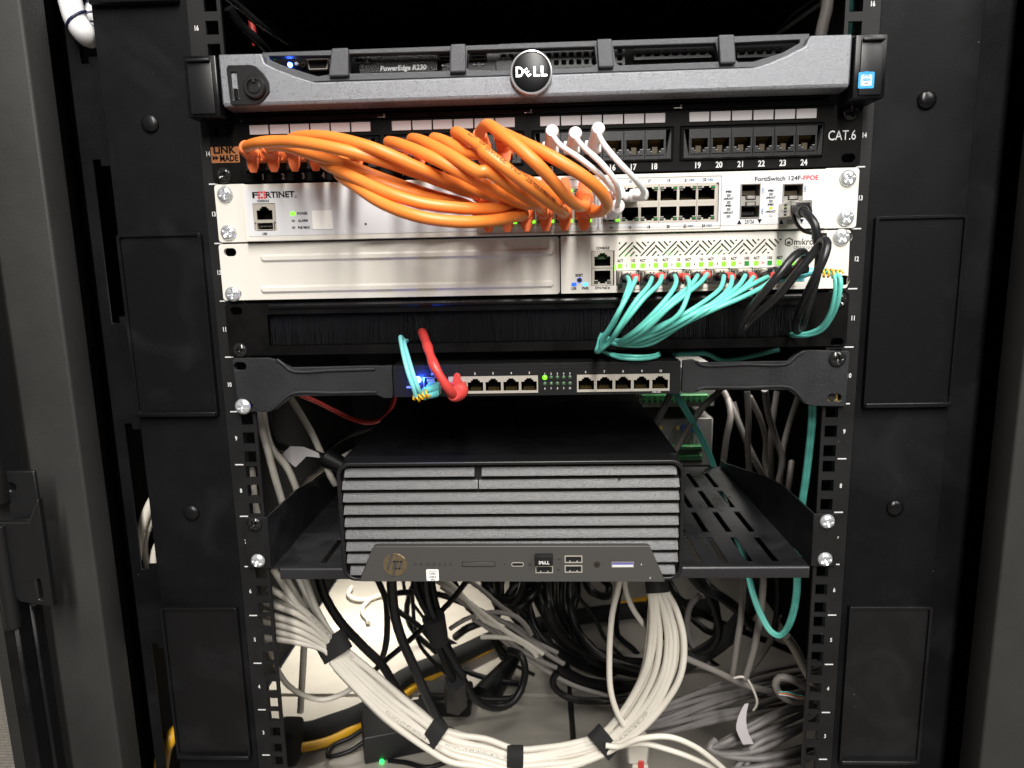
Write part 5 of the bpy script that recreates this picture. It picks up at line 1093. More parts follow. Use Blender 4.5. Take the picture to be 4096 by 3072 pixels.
def ties(parent, pts, c, r=.0007, turns=5, R=.003, y=-.044):
    cs = [P(c, u, v, y) for u, v in pts]; ln = resample(spline(cs, .001), .0006); n = len(ln); hp = []
    for k, p in enumerate(ln):
        a_ = k / n * turns * 2 * PI; tg = (ln[min(k + 1, n - 1)] - ln[max(0, k - 1)]).normalized(); s1 = tg.orthogonal().normalized(); s2 = tg.cross(s1); hp.append(p + (s1 * math.cos(a_) + s2 * math.sin(a_)) * R)
    b = MB(tie); b.tube(hp, r, 8); b.build('wire_tie', parent, ang=80)
ties(t, ((1600, 600), (1740, 600), (1900, 620)), 'D5', turns=4.5)
# direct attach lead
DAC = [('D3', 1290, 700, -.052), ('D3', 1400, 770, -.064), ('D3', 1510, 920, -.072), ('D5', 1545, 120, -.070), ('D5', 1570, 330, -.064), ('D5', 1555, 560, -.058), ('D5', 1500, 800, -.052), ('D5', 1400, 1130, -.042), ('D5', 1320, 1380, -.030), ('D5', 1275, 1440, -.030), ('D5', 1225, 1430, -.040), ('D5', 1260, 1240, -.062), ('D5', 1400, 900, -.084), ('D5', 1540, 600, -.096), ('D5', 1660, 320, -.098), ('D5', 1690, 160, -.094), ('D5', 1640, 110, -.088), ('D5', 1570, 190, -.084), ('D5', 1440, 360, -.082), ('D5', 1240, 600, -.080), ('D5', 1000, 900, -.074), ('D5', 700, 1180, -.064), ('D5', 500, 1360, -.056), ('D5', 420, 1435, -.058), ('D5', 420, 1370, -.066), ('D5', 560, 1130, -.078), ('D5', 790, 850, -.086), ('D5', 1040, 540, -.088), ('D5', 1200, 350, -.084), ('D5', 1310, 285, -.076), ('D5', 1365, 330, -.064), ('D5', 1300, 440, -.050), ('D5', 1200, 560, -.036)]
path = spline([P(*p) for p in DAC], .003); t = thing('direct_attach_lead', 'thick black lead with metal plug, looping twice between the two white switches', 'network cable', tuple(path[len(path) // 2]))
b = MB(blackc); b.tube(path, .0027, 14); b.build('jacket', t, ang=80)
b = MB(steel, plast, dark); q0, q1 = P('D3', 1040, 825, -.020), P('D3', 1375, 575, -.020); zc = (q0.z + q1.z) / 2; xc = (q0.x + q1.x) / 2
b.box(q0.x, q1.x - .0005, -.034, YF + .002, q0.z + .0008, q1.z - .0002, steel, b=.0006); b.box(q0.x + .0035, q1.x - .002, -.0345, -.0338, q0.z + .0015, q1.z - .0018, plast)
for k in range(4): b.box(q0.x - .0003, q0.x + .0002, -.026, -.022, q0.z + .0016 + k * .0022, q0.z + .0030 + k * .0022, dark)
b.build('plug', t); 
c0 = P('D3', 1260, 700, -.034); b = MB(plast); dd = path[2] - c0; L = dd.length; b.lathe(c0, dd, [(0, .0046), (L * .3, .0046), (L * .35, .0040), (L * .55, .0044), (L * .6, .0038), (L * .9, .0041), (L, .0034)], 20); b.build('strain_relief', t)
b = MB(plast); pts = [P('D3', *p) for p in ((1180, 640, -.036), (1190, 760, -.040), (1240, 900, -.046), (1350, 1010, -.052), (1500, 1050, -.056), (1640, 1080, -.058))]; sp_ = spline(pts, .002); b.tube(sp_, .0013, 6)
pts = [P('D3', *p) for p in ((1420, 650, -.038), (1450, 720, -.042), (1440, 780, -.044))]; b.tube(spline(pts, .002), .0012, 6); q = P('D3', 1600, 1060, -.058); b.box(q.x - .006, q.x + .004, -.0585, -.0570, q.z - .0035, q.z + .0010, b=.0006); b.box(P('D3', 1165, 650, -.036).x, P('D3', 1425, 650, -.036).x, -.0370, -.0350, P('D3', 1300, 660, -.036).z, P('D3', 1300, 620, -.036).z, b=.0008); b.build('pull_tab', t)
b = MB(plast); q = Vector((SFP[6], YM2, (SFZ0 + SFZ1) / 2)); b.box(q.x - .0068, q.x + .0068, YM2 - .018, YM2 + .001, q.z - .0050, q.z + .0046, steel, b=.0006); e = P('D5', 1200, 560, -.036); b.lathe(q + Vector((0, -.015, 0)), e - (q + Vector((0, -.015, 0))), [(0, .0055), (.006, .0055), (.007, .0046), (.012, .0046), (.013, .0040), ((e - q).length * .9, .0036)], 20, plast); b.build('plug', t)
# red lead
rp = [('D6', 690, 170, .010), ('D6', 710, 220, -.012), ('D6', 760, 350, -.030), ('D6', 830, 560, -.046), ('D6', 880, 690, -.052), ('D6', 980, 860, -.054), ('D6', 1080, 1010, -.052), ('D6', 1150, 1090, -.046), ('D6', 1215, 1085, -.036), ('D6', 1260, 1030, -.026)]
path = spline([P(*p) for p in rp], .003); t = thing('patch_lead', 'red lead coming out of the bristles into the first socket of the small switch', 'network cable', tuple(path[len(path) // 2]))
rs = resample(path, .003); rr = [.0035 + .0004 * math.sin(k * .9) * (1 if .3 < k / len(rs) < .7 else 0) for k in range(len(rs))]
b = MB(redc); b.tube(rs, rr, 14); b.build('jacket', t, ang=80); boot(t, path[::-1], .020, .0062, .0048, redb, 5)
q = P('D6', 1235, 960, YS); b = MB(redb); b.box(q.x - .0062, q.x + .0062, YS - .013, YS + .001, q.z - .0058, q.z + .0030, b=.0012, seg=2); qa, qb, qc, qd = [P('D6', u, v, YS - .012) for u, v in ((1130, 960), (1170, 800), (1255, 800), (1285, 960))]
b.plate([(qa.x, qa.z), (qb.x, qb.z), (qb.x + .001, qb.z + .001), (qc.x - .001, qc.z + .001), (qc.x, qc.z), (qd.x, qd.z)], [], YS - .0142, YS - .0115, redb); b.build('plug', t, bevel=.0006)
# cyan pair
t = thing('fibre_lead', 'pale aqua fibre pair hanging from the bristles into the left end of the small switch', 'fibre cable', tuple(P('D6', 470, 600, -.04)))
for pts in ([(465, 330, .008), (430, 300, -.006), (375, 250, -.020), (390, 360, -.030), (440, 600, -.042), (500, 820, -.046), (560, 980, -.046), (605, 1130, -.042)], [(480, 310, .008), (450, 310, -.010), (432, 340, -.024), (480, 520, -.036), (545, 740, -.044), (610, 940, -.046), (650, 1040, -.044), (700, 1120, -.038)]):
    b = MB(cyanc); b.tube(spline([P('D6', *p) for p in pts], .003), .00165, 10); b.build('fibre_strand', t, ang=80)
b = MB(teald); q0, q1 = P('D6', 740, 1080, -.020), P('D6', 935, 935, -.020); b.box(q0.x + .002, q1.x, -.028, YS + .001, q0.z, q1.z, b=.0008, seg=2); q = P('D6', 800, 1050, -.030); q2 = P('D6', 720, 1100, -.038)
for dz in (-.002, .0025): b.cyl(Vector((q.x + .004, -.026, q.z + dz)), q2 - Vector((q.x + .004, -.026, q.z)), .0036, .0022, 14)
b.build('plug', t); ties(t, ((560, 1120), (640, 1140), (720, 1100), (800, 1080)), 'D6', turns=5, R=.0030, y=-.040, r=.0008)
# loop under the brush panel
solo('fibre_lead', 'upper strand of the aqua loop hanging just below the brush panel', 'fibre cable', [P('C4', 440, 430, .020), P('C4', 480, 462, -.002), P('C4', 560, 490, -.012), P('C4', 680, 497, -.014), P('C4', 770, 485, -.008), P('C4', 792, 465, .010), P('C4', 760, 440, .03)], .0014, teal)
solo('fibre_lead', 'lower strand of the aqua loop hanging below the brush panel', 'fibre cable', [P('C4', 450, 430, .022), P('C4', 520, 468, .000), P('C4', 600, 478, -.010), P('C4', 700, 480, -.012), P('C4', 775, 470, -.004), P('C4', 788, 450, .012)], .0014, teal)
# ================================================================ white bundle that swings under the shelf
CROP.update({'E1': (1050, 2280, .36166), 'E2': (1800, 2280, .36166), 'E3': (2500, 2280, .36166), 'E4': (1050, 2700, .36166), 'E5': (0, 1850, .3918)})
rb = random.Random(21)
def bundle_paths(nodes, n, r, layers=2, twist=0., seed=1, order=None, jit=.0007, wob=.13):
    """nodes: (point, half width). n cables side by side in layers that keep their place along the bundle"""
    R = random.Random(seed); out = []
    cs = [Vector(p) for p, _ in nodes]
    per = layers if layers > 2 else math.ceil(n / layers)
    for k in range(n):
        lay = k // per; kk = k % per; cnt = min(per, n - lay * per); t0 = (-1 + 2 * (kk + .5) / cnt) if cnt > 1 else 0; pts = []; ph = R.uniform(0, 6)
        for i, (c, (p, w_)) in enumerate(zip(cs, nodes)):
            tg = (cs[min(i + 1, len(cs) - 1)] - cs[max(0, i - 1)]).normalized(); view = (c - CAM).normalized(); ac = tg.cross(view).normalized(); tt = t0 + wob * math.sin(ph + i * .6)
            pts.append(c + ac * (tt * w_) + view * (lay * r * 1.8 + R.uniform(-jit, jit)) + ac * R.uniform(-jit, jit))
        out.append(pts)
    return out
Y1 = .085
nodes = [(P('E1', 770, 850, Y1), .0085), (P('E1', 850, 960, Y1), .0105), (P('E1', 1120, 1210, Y1 + .005), .0145), (P('E1', 1430, 1490, Y1 + .008), .0155), (P('E4', 1700, 540, Y1 + .010), .0140), (P('E4', 1900, 690, Y1 + .010), .0120), (P('E4', 2120, 800, Y1 + .010), .0135),
         (P('B1', 1900, 1500, Y1 + .010), .0135), (P('B1', 2140, 1562, Y1 + .010), .0115), (P('B2', 300, 1432, Y1 + .010), .0120), (P('B2', 520, 1395, Y1 + .010), .0120), (P('B2', 715, 1318, Y1 + .010), .0115), (P('B2', 870, 1190, Y1 + .008), .0145), (P('B2', 1010, 1000, Y1 + .005), .0185), (P('B2', 1105, 800, Y1), .0200), (P('B2', 1130, 600, Y1), .0180), (P('B2', 1110, 420, Y1), .0130), (P('B2', 1075, 270, Y1), .0075), (P('B2', 1055, 180, Y1 + .01), .0070)]
starts = [('E1', 120, -10, .055), ('E1', 60, 190, .060), ('E1', 20, 350, .062), ('E1', 0, 470, .064), ('E1', -20, 560, .066), ('E1', -40, 640, .066), ('E1', -60, 740, .066), ('E1', 30, 320, .10), ('E1', 250, 60, .12), ('E1', 380, 60, .12), ('E1', 460, 60, .10), ('E1', 0, 520, .10)]
mids = [('E1', 320, 290, .06), ('E1', 400, 400, .064), ('E1', 450, 520, .068), ('E1', 450, 620, .070), ('E1', 420, 680, .070), ('E1', 400, 745, .072), ('E1', 400, 800, .072), ('E1', 380, 450, .10), ('E1', 420, 350, .12), ('E1', 560, 420, .11), ('E1', 600, 430, .095), ('E1', 420, 580, .10)]
bp = bundle_paths(nodes, 12, .0031, 7, seed=4)
order = [10, 9, 0, 1, 2, 3, 8, 11, 4, 7, 5, 6]
order = [6, 5, 4, 3, 2, 1, 11, 7, 8, 0, 9, 10]
for k, pts in enumerate(bp):
    s0 = P(*starts[order[k]]); m0 = P(*mids[order[k]])
    sx = -1
    solo('network_cable', 'cream network cable strapped into the bundle that swings from the left rail under the shelf', 'network cable', [s0, m0] + pts, .0032, cream, 'cream cables of the strapped bundle', n=10, step=.006)
def jacket_print(o, pts, r, L0, body, size, m, side=0.):
    rs = resample(spline(pts, .006), .0008); k0 = int(L0 / .0008)
    def fn(a_, b_):
        k = min(len(rs) - 2, max(1, k0 + int(a_ / .0008))); c0 = rs[k].lerp(rs[k + 1], a_ / .0008 - int(a_ / .0008)); tg = (rs[k + 1] - rs[k - 1]).normalized(); toc = CAM - c0; nn = (toc - tg * toc.dot(tg)).normalized(); bb = tg.cross(nn); an = b_ / r + side
        return c0 + (nn * math.cos(an) - bb * math.sin(an)) * (r + .00012)
    b = MB(m); b.text(body, 0, 0, size, 0, align='LEFT', bold=.01, fn=fn); b.build('lettering', o, normals=False)
pr_m = mat('ink_grey_print', (.22, .21, .19), .7)
strap_prints = {0: .10, 3: .30, 5: .20}
for k, L0 in ((1, .16), (3, .24), (5, .05), (2, .40), (4, .62)):
    o = [q for q in C.objects if q.name.startswith('network_cable')][k]; s0 = P(*starts[order[k]]); m0 = P(*mids[order[k]])
    jacket_print(o, [s0, m0] + bp[k], .0032, L0, 'PVC CAT.6 UTP 4PR 24AWG CM 75C LISTED', .0036, pr_m)
def strap(c, u0, v0, u1, v1, y, half, wid, lab, thick=.0125, tail=None):
    """hook and loop band: a flat oval ring around the bundle; u0v0-u1v1 is its long direction across the bundle"""
    a, b_ = P(c, u0, v0, y), P(c, u1, v1, y); ctr = (a + b_) / 2; ac = (b_ - a); L = ac.length / 2; ac.normalize(); view = (ctr - CAM).normalized(); al = view.cross(ac).normalized(); view = ac.cross(al).normalized()
    if view.dot(ctr - CAM) < 0: view = -view
    N = 36; vs = []; fs = []
    prof = [(-wid, 0), (-wid * .96, .0012), (wid * .96, .0012), (wid, 0)]
    for k in range(N):
        t_ = 2 * PI * k / N; cx, cy = math.cos(t_), math.sin(t_); ex = (abs(cx) ** .75) * (1 if cx > 0 else -1); ey = (abs(cy) ** .75) * (1 if cy > 0 else -1)
        for w_, h_ in prof: vs.append(ctr + view * .0035 + ac * (ex * (L + h_)) + view * (ey * (thick * .62 + h_)) + al * w_)
    for k in range(N):
        for j in range(3): fs.append((k * 4 + j, k * 4 + j + 1, ((k + 1) % N) * 4 + j + 1, ((k + 1) % N) * 4 + j))
    b = MB(velcro); b.add(vs, fs)
    if tail:
        q = P(c, *tail, y - .008); 
    o = b.build('cable_strap', None, ang=60); tag(o, lab, 'cable strap', 'black straps around the cream bundle'); return o
strap('E1', 640, 940, 900, 770, Y1, 0, .0105, 'black strap nearest the left rail around the cream cable bundle', thick=.014)
strap('E4', 1800, 800, 1960, 560, Y1 + .010, 0, .0085, 'black strap in the middle of the slanting part of the cream cable bundle', thick=.014)
strap('B1', 2138, 1640, 2140, 1480, Y1 + .010, 0, .0085, 'black strap around the lowest point of the cream cable bundle', thick=.014)
strap('B2', 775, 1388, 655, 1245, Y1 + .010, 0, .0085, 'black strap where the cream cable bundle turns upward on the right', thick=.014)
strap('B2', 1000, 235, 1140, 225, Y1, 0, .0085, 'black strap just under the shelf where the cream bundle goes up', thick=.012)
G = 'cream leads branching off the bundle'
def S_(lab, c, pts, r, m, cat='network cable', name='network_cable', group=None, **k): return solo(name, lab, cat, [P(c, *p) for p in pts], r, m, group, **k)
S_('upper of two cream leads leaving the right strap and arching to the lower right', 'B2', [(720, 1330, .088), (800, 1340, .086), (950, 1285, .080), (1150, 1272, .078), (1320, 1335, .078), (1440, 1420, .078), (1530, 1500, .078), (1600, 1580, .078)], .0029, cream)
S_('lower of two cream leads leaving the right strap, running flatter to the lower right', 'B2', [(720, 1325, .093), (820, 1330, .090), (980, 1318, .086), (1150, 1360, .084), (1330, 1425, .084), (1480, 1500, .084), (1600, 1600, .084)], .0029, cream)
S_('single cream lead hanging straight down left of the fanned bundle', 'B2', [(825, 150, .100), (805, 260, .098), (765, 430, .095), (745, 700, .092), (752, 950, .090), (790, 1090, .090), (840, 1190, .092)], .0030, cream)
S_('short cream lead crossing behind the top of the fanned bundle', 'B2', [(848, 150, .11), (855, 260, .11), (890, 370, .112), (950, 470, .115), (1040, 575, .12), (1120, 640, .125)], .0028, cream)
S_('pale lead sagging from the left rail in front of the bright floor', 'E1', [(-20, 700, .10), (90, 920, .11), (180, 1130, .12), (300, 1290, .13), (480, 1395, .14), (650, 1435, .145), (830, 1395, .15), (1010, 1290, .155), (1100, 1180, .16)], .0029, cream)
S_('pale lead with a cut end hanging straight down over the bright floor', 'E1', [(480, -60, .19), (478, 300, .19), (465, 700, .19), (440, 1200, .19), (418, 1570, .19)], .0040, cream)
# ---------------------------------------------------------------- floor leads
def FP(c, *pts): return [Fz(c, u, v, z) for u, v, z in pts]
big = FP('E4', (-60, 600, -.085), (180, 610, -.085), (480, 640, -.095), (760, 555, -.100), (1150, 400, -.100)) + FP('E1', (1550, 1210, -.100), (2200, 930, -.100)) + FP('E2', (500, 760, -.100), (1200, 560, -.100), (1700, 480, -.100), (2300, 430, -.100), (2900, 400, -.1))
o, _ = solo('sleeved_cable', 'thick black sleeved cable lying across the floor from the left rail to the far right', 'power cable', big, .0140, velcro, n=14, step=.01)
yl = FP('E4', (-200, 770, -.100), (90, 795, -.100), (350, 810, -.102), (700, 745, -.104), (1050, 580, -.108), (1300, 430, -.112)) + FP('E1', (1680, 1290, -.112), (1960, 1130, -.112)) + FP('E2', (130, 1000, -.112), (400, 885, -.112), (600, 770, -.112), (1050, 620, -.112), (1430, 510, -.112), (1950, 370, -.112), (2300, 300, -.112))
solo('network_cable', 'yellow cable running along the thick black sleeve on the floor', 'network cable', yl, .0062, yellow, n=12, step=.01)
solo('network_cable', 'yellow cable showing through the slotted strip at the bottom left', 'network cable', [P('L2', 790, 1480, .06), P('L2', 750, 1515, .040), P('L2', 715, 1565, .032), P('L2', 698, 1640, .030), P('L2', 690, 1720, .030)], .0068, yellow, n=12)
q = Fz('E4', 290, 730, -.09); b = MB(velcro); b.box(q.x - .014, q.x + .016, q.y - .020, q.y + .020, q.z - .024, q.z + .024, b=.006, seg=3); tag(b.build('cable_strap'), 'wide black strap holding the sleeve and the yellow cable beside the left rail', 'cable strap')
# power brick
A = Fz('E4', 1130, 1010, FZ); B2p = Fz('E4', 1900, 850, FZ); d = (B2p - A); W_ = d.length; ang = math.atan2(d.y, d.x)
br_ = thing('power_adapter', 'black power adapter brick with a green light on the floor under the slanting cream bundle', 'power adapter', tuple(A)); M = Matrix.Translation(A) @ Matrix.Rotation(ang, 4, 'Z')
b = MB(mat('adapter_black', (.012, .0125, .0125), .45, bump=.1)); b.box(0, W_, 0, .062, .0015, .040, b=.0025, seg=3, M=M); b.build('body', br_)
b = MB(ledg); qq = M @ Vector((.022, -.0006, .0030)); b.lathe(qq, (0, -1, 0), [(0, .0030), (.002, .0026), (.0028, .001)], 14, mat('led_pure_green', (.05, .9, .1), .3, emit=((.02, 1., .12), 3.))); b.build('power_light', br_)
solo('power_cable', 'black cord loop at the left end of the power adapter', 'power cable', [M @ Vector(p) for p in ((.001, .02, .02), (-.02, .015, .014), (-.045, .02, .010), (-.040, .035, .012), (-.015, .04, .016), (.0, .045, .02))], .0030, blackd)
solo('power_cable', 'black cord leaving the right end of the power adapter and bending under the bundle', 'power cable', [M @ Vector(p) for p in ((W_, .03, .02), (W_ + .03, .02, .010), (W_ + .04, -.01, .004), (W_ - .01, -.03, .003), (W_ - .04, -.012, .003), (W_ - .06, .0, .001))], .0030, blackd)
# ---------------------------------------------------------------- black cords under the shelf
BC = [('thick black cord curving from under the left shelf edge down behind the cream bundle', 'E1', [(620, 60, .15), (650, 180, .15), (700, 310, .152), (860, 570, .155), (1100, 830, .16), (1330, 1060, .165), (1450, 1260, .17), (1560, 1420, .18)], .0050, blackc),
 ('thin black cord bowing left of the second cord under the badge of the computer', 'E1', [(1260, 80, .17), (1310, 190, .17), (1365, 330, .175), (1380, 600, .18), (1360, 850, .19), (1310, 1010, .20)], .0036, blackd),
 ('long black cord hanging under the round badge and sweeping to the lower right', 'E1', [(1425, 80, .12), (1435, 250, .12), (1460, 480, .122), (1540, 760, .126), (1680, 1080, .13), (1790, 1340, .14), (1920, 1620, .15), (2000, 1740, .16)], .0052, blackc),
 ('black cord crossing down to the left behind the long cord', 'E1', [(2300, 60, .26), (2200, 200, .26), (2050, 380, .26), (1830, 590, .26), (1600, 800, .26), (1350, 1010, .26), (1250, 1100, .27)], .0036, blackd),
 ('black cord crossing down to the right toward the strapped black cords', 'E1', [(1380, 330, .30), (1510, 460, .30), (1720, 610, .30), (1910, 820, .30), (2050, 960, .30)], .0036, blackd),
 ('black cord running level behind the cords under the badge', 'E1', [(1360, 340, .34), (1480, 260, .34), (1700, 250, .34), (1950, 270, .34), (2230, 370, .34), (2500, 500, .34)], .0042, blackd),
 ('first black cord of the strapped group hanging below the white sticker', 'E1', [(1680, 60, .14), (1690, 180, .14), (1760, 360, .142), (1860, 540, .144), (1930, 780, .148), (2010, 1010, .15), (2110, 1220, .155)], .0036, blackd),
 ('second black cord of the strapped group hanging below the white sticker', 'E1', [(1745, 60, .15), (1760, 200, .15), (1820, 400, .152), (1890, 560, .152), (1950, 800, .154), (2060, 1040, .156), (2130, 1240, .16)], .0034, blackd),
 ('third black cord of the strapped group hanging below the white sticker', 'E1', [(1800, 60, .14), (1810, 220, .14), (1850, 400, .14), (1910, 560, .142), (1990, 780, .146), (2090, 960, .15), (2230, 1180, .155)], .0036, blackc),
 ('fourth black cord of the strapped group, bending into a wide loop on the floor', 'E2', [(-220, 80, .16), (-190, 260, .16), (-130, 520, .16), (-60, 780, .165), (40, 980, .17), (130, 1180, .18), (250, 1390, .19), (400, 1500, .20), (560, 1520, .21), (700, 1450, .22), (800, 1280, .23), (830, 1080, .235), (780, 940, .24), (650, 890, .25)], .0046, blackd),
 ('black cord lying level across the floor gap in the middle', 'E2', [(-300, 1380, .33), (-50, 1400, .34), (300, 1420, .35), (700, 1410, .36), (800, 1330, .37), (780, 1270, .38), (600, 1240, .39), (380, 1190, .40), (150, 1110, .41)], .0042, blackd),
 ('black cord making a small loop beside the floor gap crossing', 'E2', [(1190, 1130, .30), (1140, 1200, .30), (1150, 1290, .30), (1230, 1370, .30), (1400, 1440, .30), (1650, 1450, .31), (1900, 1440, .31), (2150, 1400, .32)], .0046, blackd)]
for lab, c, pts, r, m in BC: S_(lab, c, pts, r, m, 'power cable', 'power_cable', n=10)
b = MB(velcro); p0, p1 = P('E1', 1890, 520, .145), P('E1', 1960, 800, .150); b.cyl(p0, p1 - p0, .0125, .0100, 20); tag(b.build('cable_strap'), 'black strap around the group of black cords below the white sticker', 'cable strap')
b = MB(plast); p0, p1 = P('E1', 2130, 1220, .155), P('E2', 60, 1480, .19); b.cyl(p0, p1 - p0, .012, .014, 6); tag(b.build('cord_connector'), 'black cord connector block at the lower end of the strapped black cords', 'connector')
# darker tangle further back: black cords behind, each with its own curve
rb = random.Random(5)
tang = [[(560, 90), (560, 300), (700, 500), (880, 700), (1080, 960), (1300, 1180), (1700, 1320), (2200, 1330)], [(700, 90), (720, 320), (850, 560), (960, 760), (1150, 1010), (1500, 1230), (2000, 1280), (2300, 1250)],
        [(840, 90), (860, 380), (980, 700), (1200, 900), (1500, 1080), (1900, 1180), (2300, 1180)], [(960, 90), (1000, 360), (1120, 640), (1300, 860), (1600, 1010), (2000, 1110), (2400, 1110)],
        [(1060, 90), (1090, 400), (1180, 640), (1400, 860), (1700, 980), (2100, 1060), (2500, 1040)], [(1150, 80), (1160, 340), (1250, 600), (1500, 840), (1900, 980), (2300, 1000), (2600, 930)],
        [(1240, 80), (1230, 380), (1330, 620), (1560, 860), (1900, 1000), (2400, 1050), (2700, 930)], [(1330, 80), (1320, 350), (1380, 600), (1600, 900), (1950, 1060), (2400, 1110), (2800, 900)],
        [(1410, 80), (1400, 300), (1340, 560), (1500, 960), (1900, 1120), (2350, 1160), (2750, 1020), (3100, 700)], [(1000, 90), (900, 300), (760, 420), (640, 360), (700, 200), (900, 120)],
        [(380, 100), (430, 240), (560, 330), (760, 300), (900, 200), (960, 90)], [(1480, 90), (1560, 230), (1740, 290), (1760, 180), (1680, 90)], [(60, 740), (200, 640), (400, 560), (600, 430), (760, 290), (820, 90)],
        [(2400, 80), (2500, 260), (2640, 500), (2900, 700), (2960, 500), (2880, 200), (2750, 60)], [(2700, 60), (2900, 220), (3100, 380), (3220, 500), (3060, 760), (2800, 960), (2500, 1120)]]
for k, pts in enumerate(tang):
    y0 = rb.uniform(.34, .44); S_('black cord hanging in the dark tangle behind the middle of the shelf', 'E2', [(u, v, y0 + .03 * math.sin(k + j) + (.05 if j == 0 else 0)) for j, (u, v) in enumerate(pts)], rb.choice((.0045, .0055, .0065)), blackd, 'power cable', 'power_cable', 'black cords in the tangle behind', n=8, step=.012)
b = MB(plast); 
q = Fz('E2', 560, 1180, -.10); q2 = Fz('E2', 380, 1420, -.11); b.cyl(q, q2 - q, .016, .022, 10); b.cyl(q, (q - q2) * .9, .016, .010, 10); tag(b.build('power_connector'), 'black power plug lying on the floor tile left of the floor gap crossing', 'connector')
q = Fz('E4', 1950, 420, -.11); b = MB(plast); b.box(q.x - .03, q.x + .045, q.y, q.y + .05, FZ + .001, FZ + .03, b=.004, M=None); tag(b.build('power_adapter'), 'low black adapter block in the dark behind the slanting cream bundle', 'power adapter')
rt = random.Random(77)
for k in range(16):
    u0 = rt.uniform(-700, 2600); pts = [(u0, 60)]; du = rt.uniform(-60, 160); u = u0; v = 60
    while v < rt.uniform(900, 1350): v += rt.uniform(140, 260); du += rt.uniform(-120, 170); u += du; pts.append((u, v))
    if len(pts) < 3: continue
    y0 = rt.uniform(.36, .55); S_('black cord hanging in the dark tangle behind the middle of the shelf', 'E2', [(a_, b_, y0) for a_, b_ in pts], rt.choice((.0030, .0038, .0048)), blackd, 'power cable', 'power_cable', 'black cords in the tangle behind', n=8, step=.012)
for lab, pts, r, m in (('black cord slanting down to the right behind the fanned cream bundle', [(740, 60, .22), (860, 200, .22), (1050, 290, .22), (1250, 440, .23), (1420, 640, .24)], .0060, blackd), ('second black cord curving down behind the fanned cream bundle', [(850, 120, .24), (950, 330, .24), (1020, 520, .24), (1030, 720, .25), (940, 860, .26), (700, 960, .27)], .0050, blackd),
        ('thick dark cord rising to the right over the grey bundles', [(400, 1100, .26), (800, 960, .27), (1100, 760, .28), (1300, 520, .29), (1420, 300, .30), (1480, 80, .31)], .0110, velcro), ('dim grey lead curving in the dark beside the fanned bundle', [(840, 260, .28), (720, 400, .28), (690, 620, .28), (730, 800, .28), (800, 900, .28)], .0040, greyd),
        ('dim black lead hanging beside the right rail behind the aqua loop', [(1690, 60, .20), (1700, 300, .20), (1670, 560, .20), (1640, 720, .20)], .0036, blackd)): S_(lab, 'E3', pts, r, m, n=10)
# cream-grey leads further back in the middle
mid = [[(-300, -20), (0, 150), (180, 330), (380, 560), (560, 640), (760, 780), (960, 920)], [(-200, -60), (60, 230), (300, 470), (560, 700), (780, 880), (1000, 1000), (1180, 1080)], [(120, 60), (330, 200), (560, 400), (780, 560), (880, 700)],
       [(-250, 60), (90, 270), (420, 520), (640, 690), (860, 820), (1030, 930)], [(0, 650), (160, 550), (360, 480), (560, 470), (740, 520), (860, 640), (900, 720)], [(250, 540), (450, 660), (640, 820), (860, 980), (1100, 1140), (1400, 1290), (1740, 1390)],
       [(340, 740), (540, 740), (720, 770), (900, 880), (960, 960)], [(420, 480), (700, 640), (900, 790), (1120, 960), (1260, 1040)], [(-100, 180), (230, 420), (560, 560), (760, 640), (890, 760), (1190, 920)]]
for k, pts in enumerate(mid):
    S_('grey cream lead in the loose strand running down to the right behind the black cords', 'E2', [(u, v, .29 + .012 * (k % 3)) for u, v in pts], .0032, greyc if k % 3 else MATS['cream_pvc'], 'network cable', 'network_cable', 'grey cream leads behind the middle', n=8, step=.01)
# scraps of lead on the bright floor
solo('cable_scrap', 'short curl of cream lead lying on the bright floor behind', 'cable scrap', FP('E1', (985, 190, -.112), (950, 270, -.114), (1030, 330, -.114), (1160, 330, -.114), (1280, 290, -.114), (1340, 270, -.112)), .0045, cream)
solo('cable_scrap', 'frayed end of cream lead curling down on the bright floor behind', 'cable scrap', FP('E1', (1180, 330, -.114), (1110, 410, -.114), (1110, 480, -.114), (1160, 540, -.114), (1170, 580, -.112)), .0040, cream)
# ---------------------------------------------------------------- grey bundles on the right floor
gb1 = [(P('B2', 960, 1205, .14), .013), (P('B2', 1130, 1165, .15), .015), (P('B2', 1400, 1080, .17), .020), (P('B2', 1650, 1010, .19), .021), (P('B2', 1900, 950, .21), .021), (P('B2', 2200, 880, .23), .02)]
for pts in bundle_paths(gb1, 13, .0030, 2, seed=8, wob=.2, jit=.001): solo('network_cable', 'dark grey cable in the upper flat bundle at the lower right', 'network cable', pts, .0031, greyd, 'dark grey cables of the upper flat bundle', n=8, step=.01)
gb2 = [(P('B2', 1480, 1310, .10), .006), (P('B2', 1440, 1345, .095), .005), (P('B2', 1500, 1368, .095), .007), (P('B2', 1750, 1320, .10), .020), (P('B2', 2000, 1220, .11), .026), (P('B2', 2200, 1130, .12), .026)]
for k, pts in enumerate(bundle_paths(gb2, 12, .0030, 2, seed=9, wob=.2, jit=.001)):
    pts = pts[3:] if k % 3 == 0 else pts
    if k % 3 == 0: pts = [P('B2', 1560 + 12 * k, 1500, .09)] + pts
    solo('network_cable', 'dark grey cable in the lower looped bundle at the lower right', 'network cable', pts, .0031, greyd, 'dark grey cables of the lower looped bundle', n=8, step=.008)
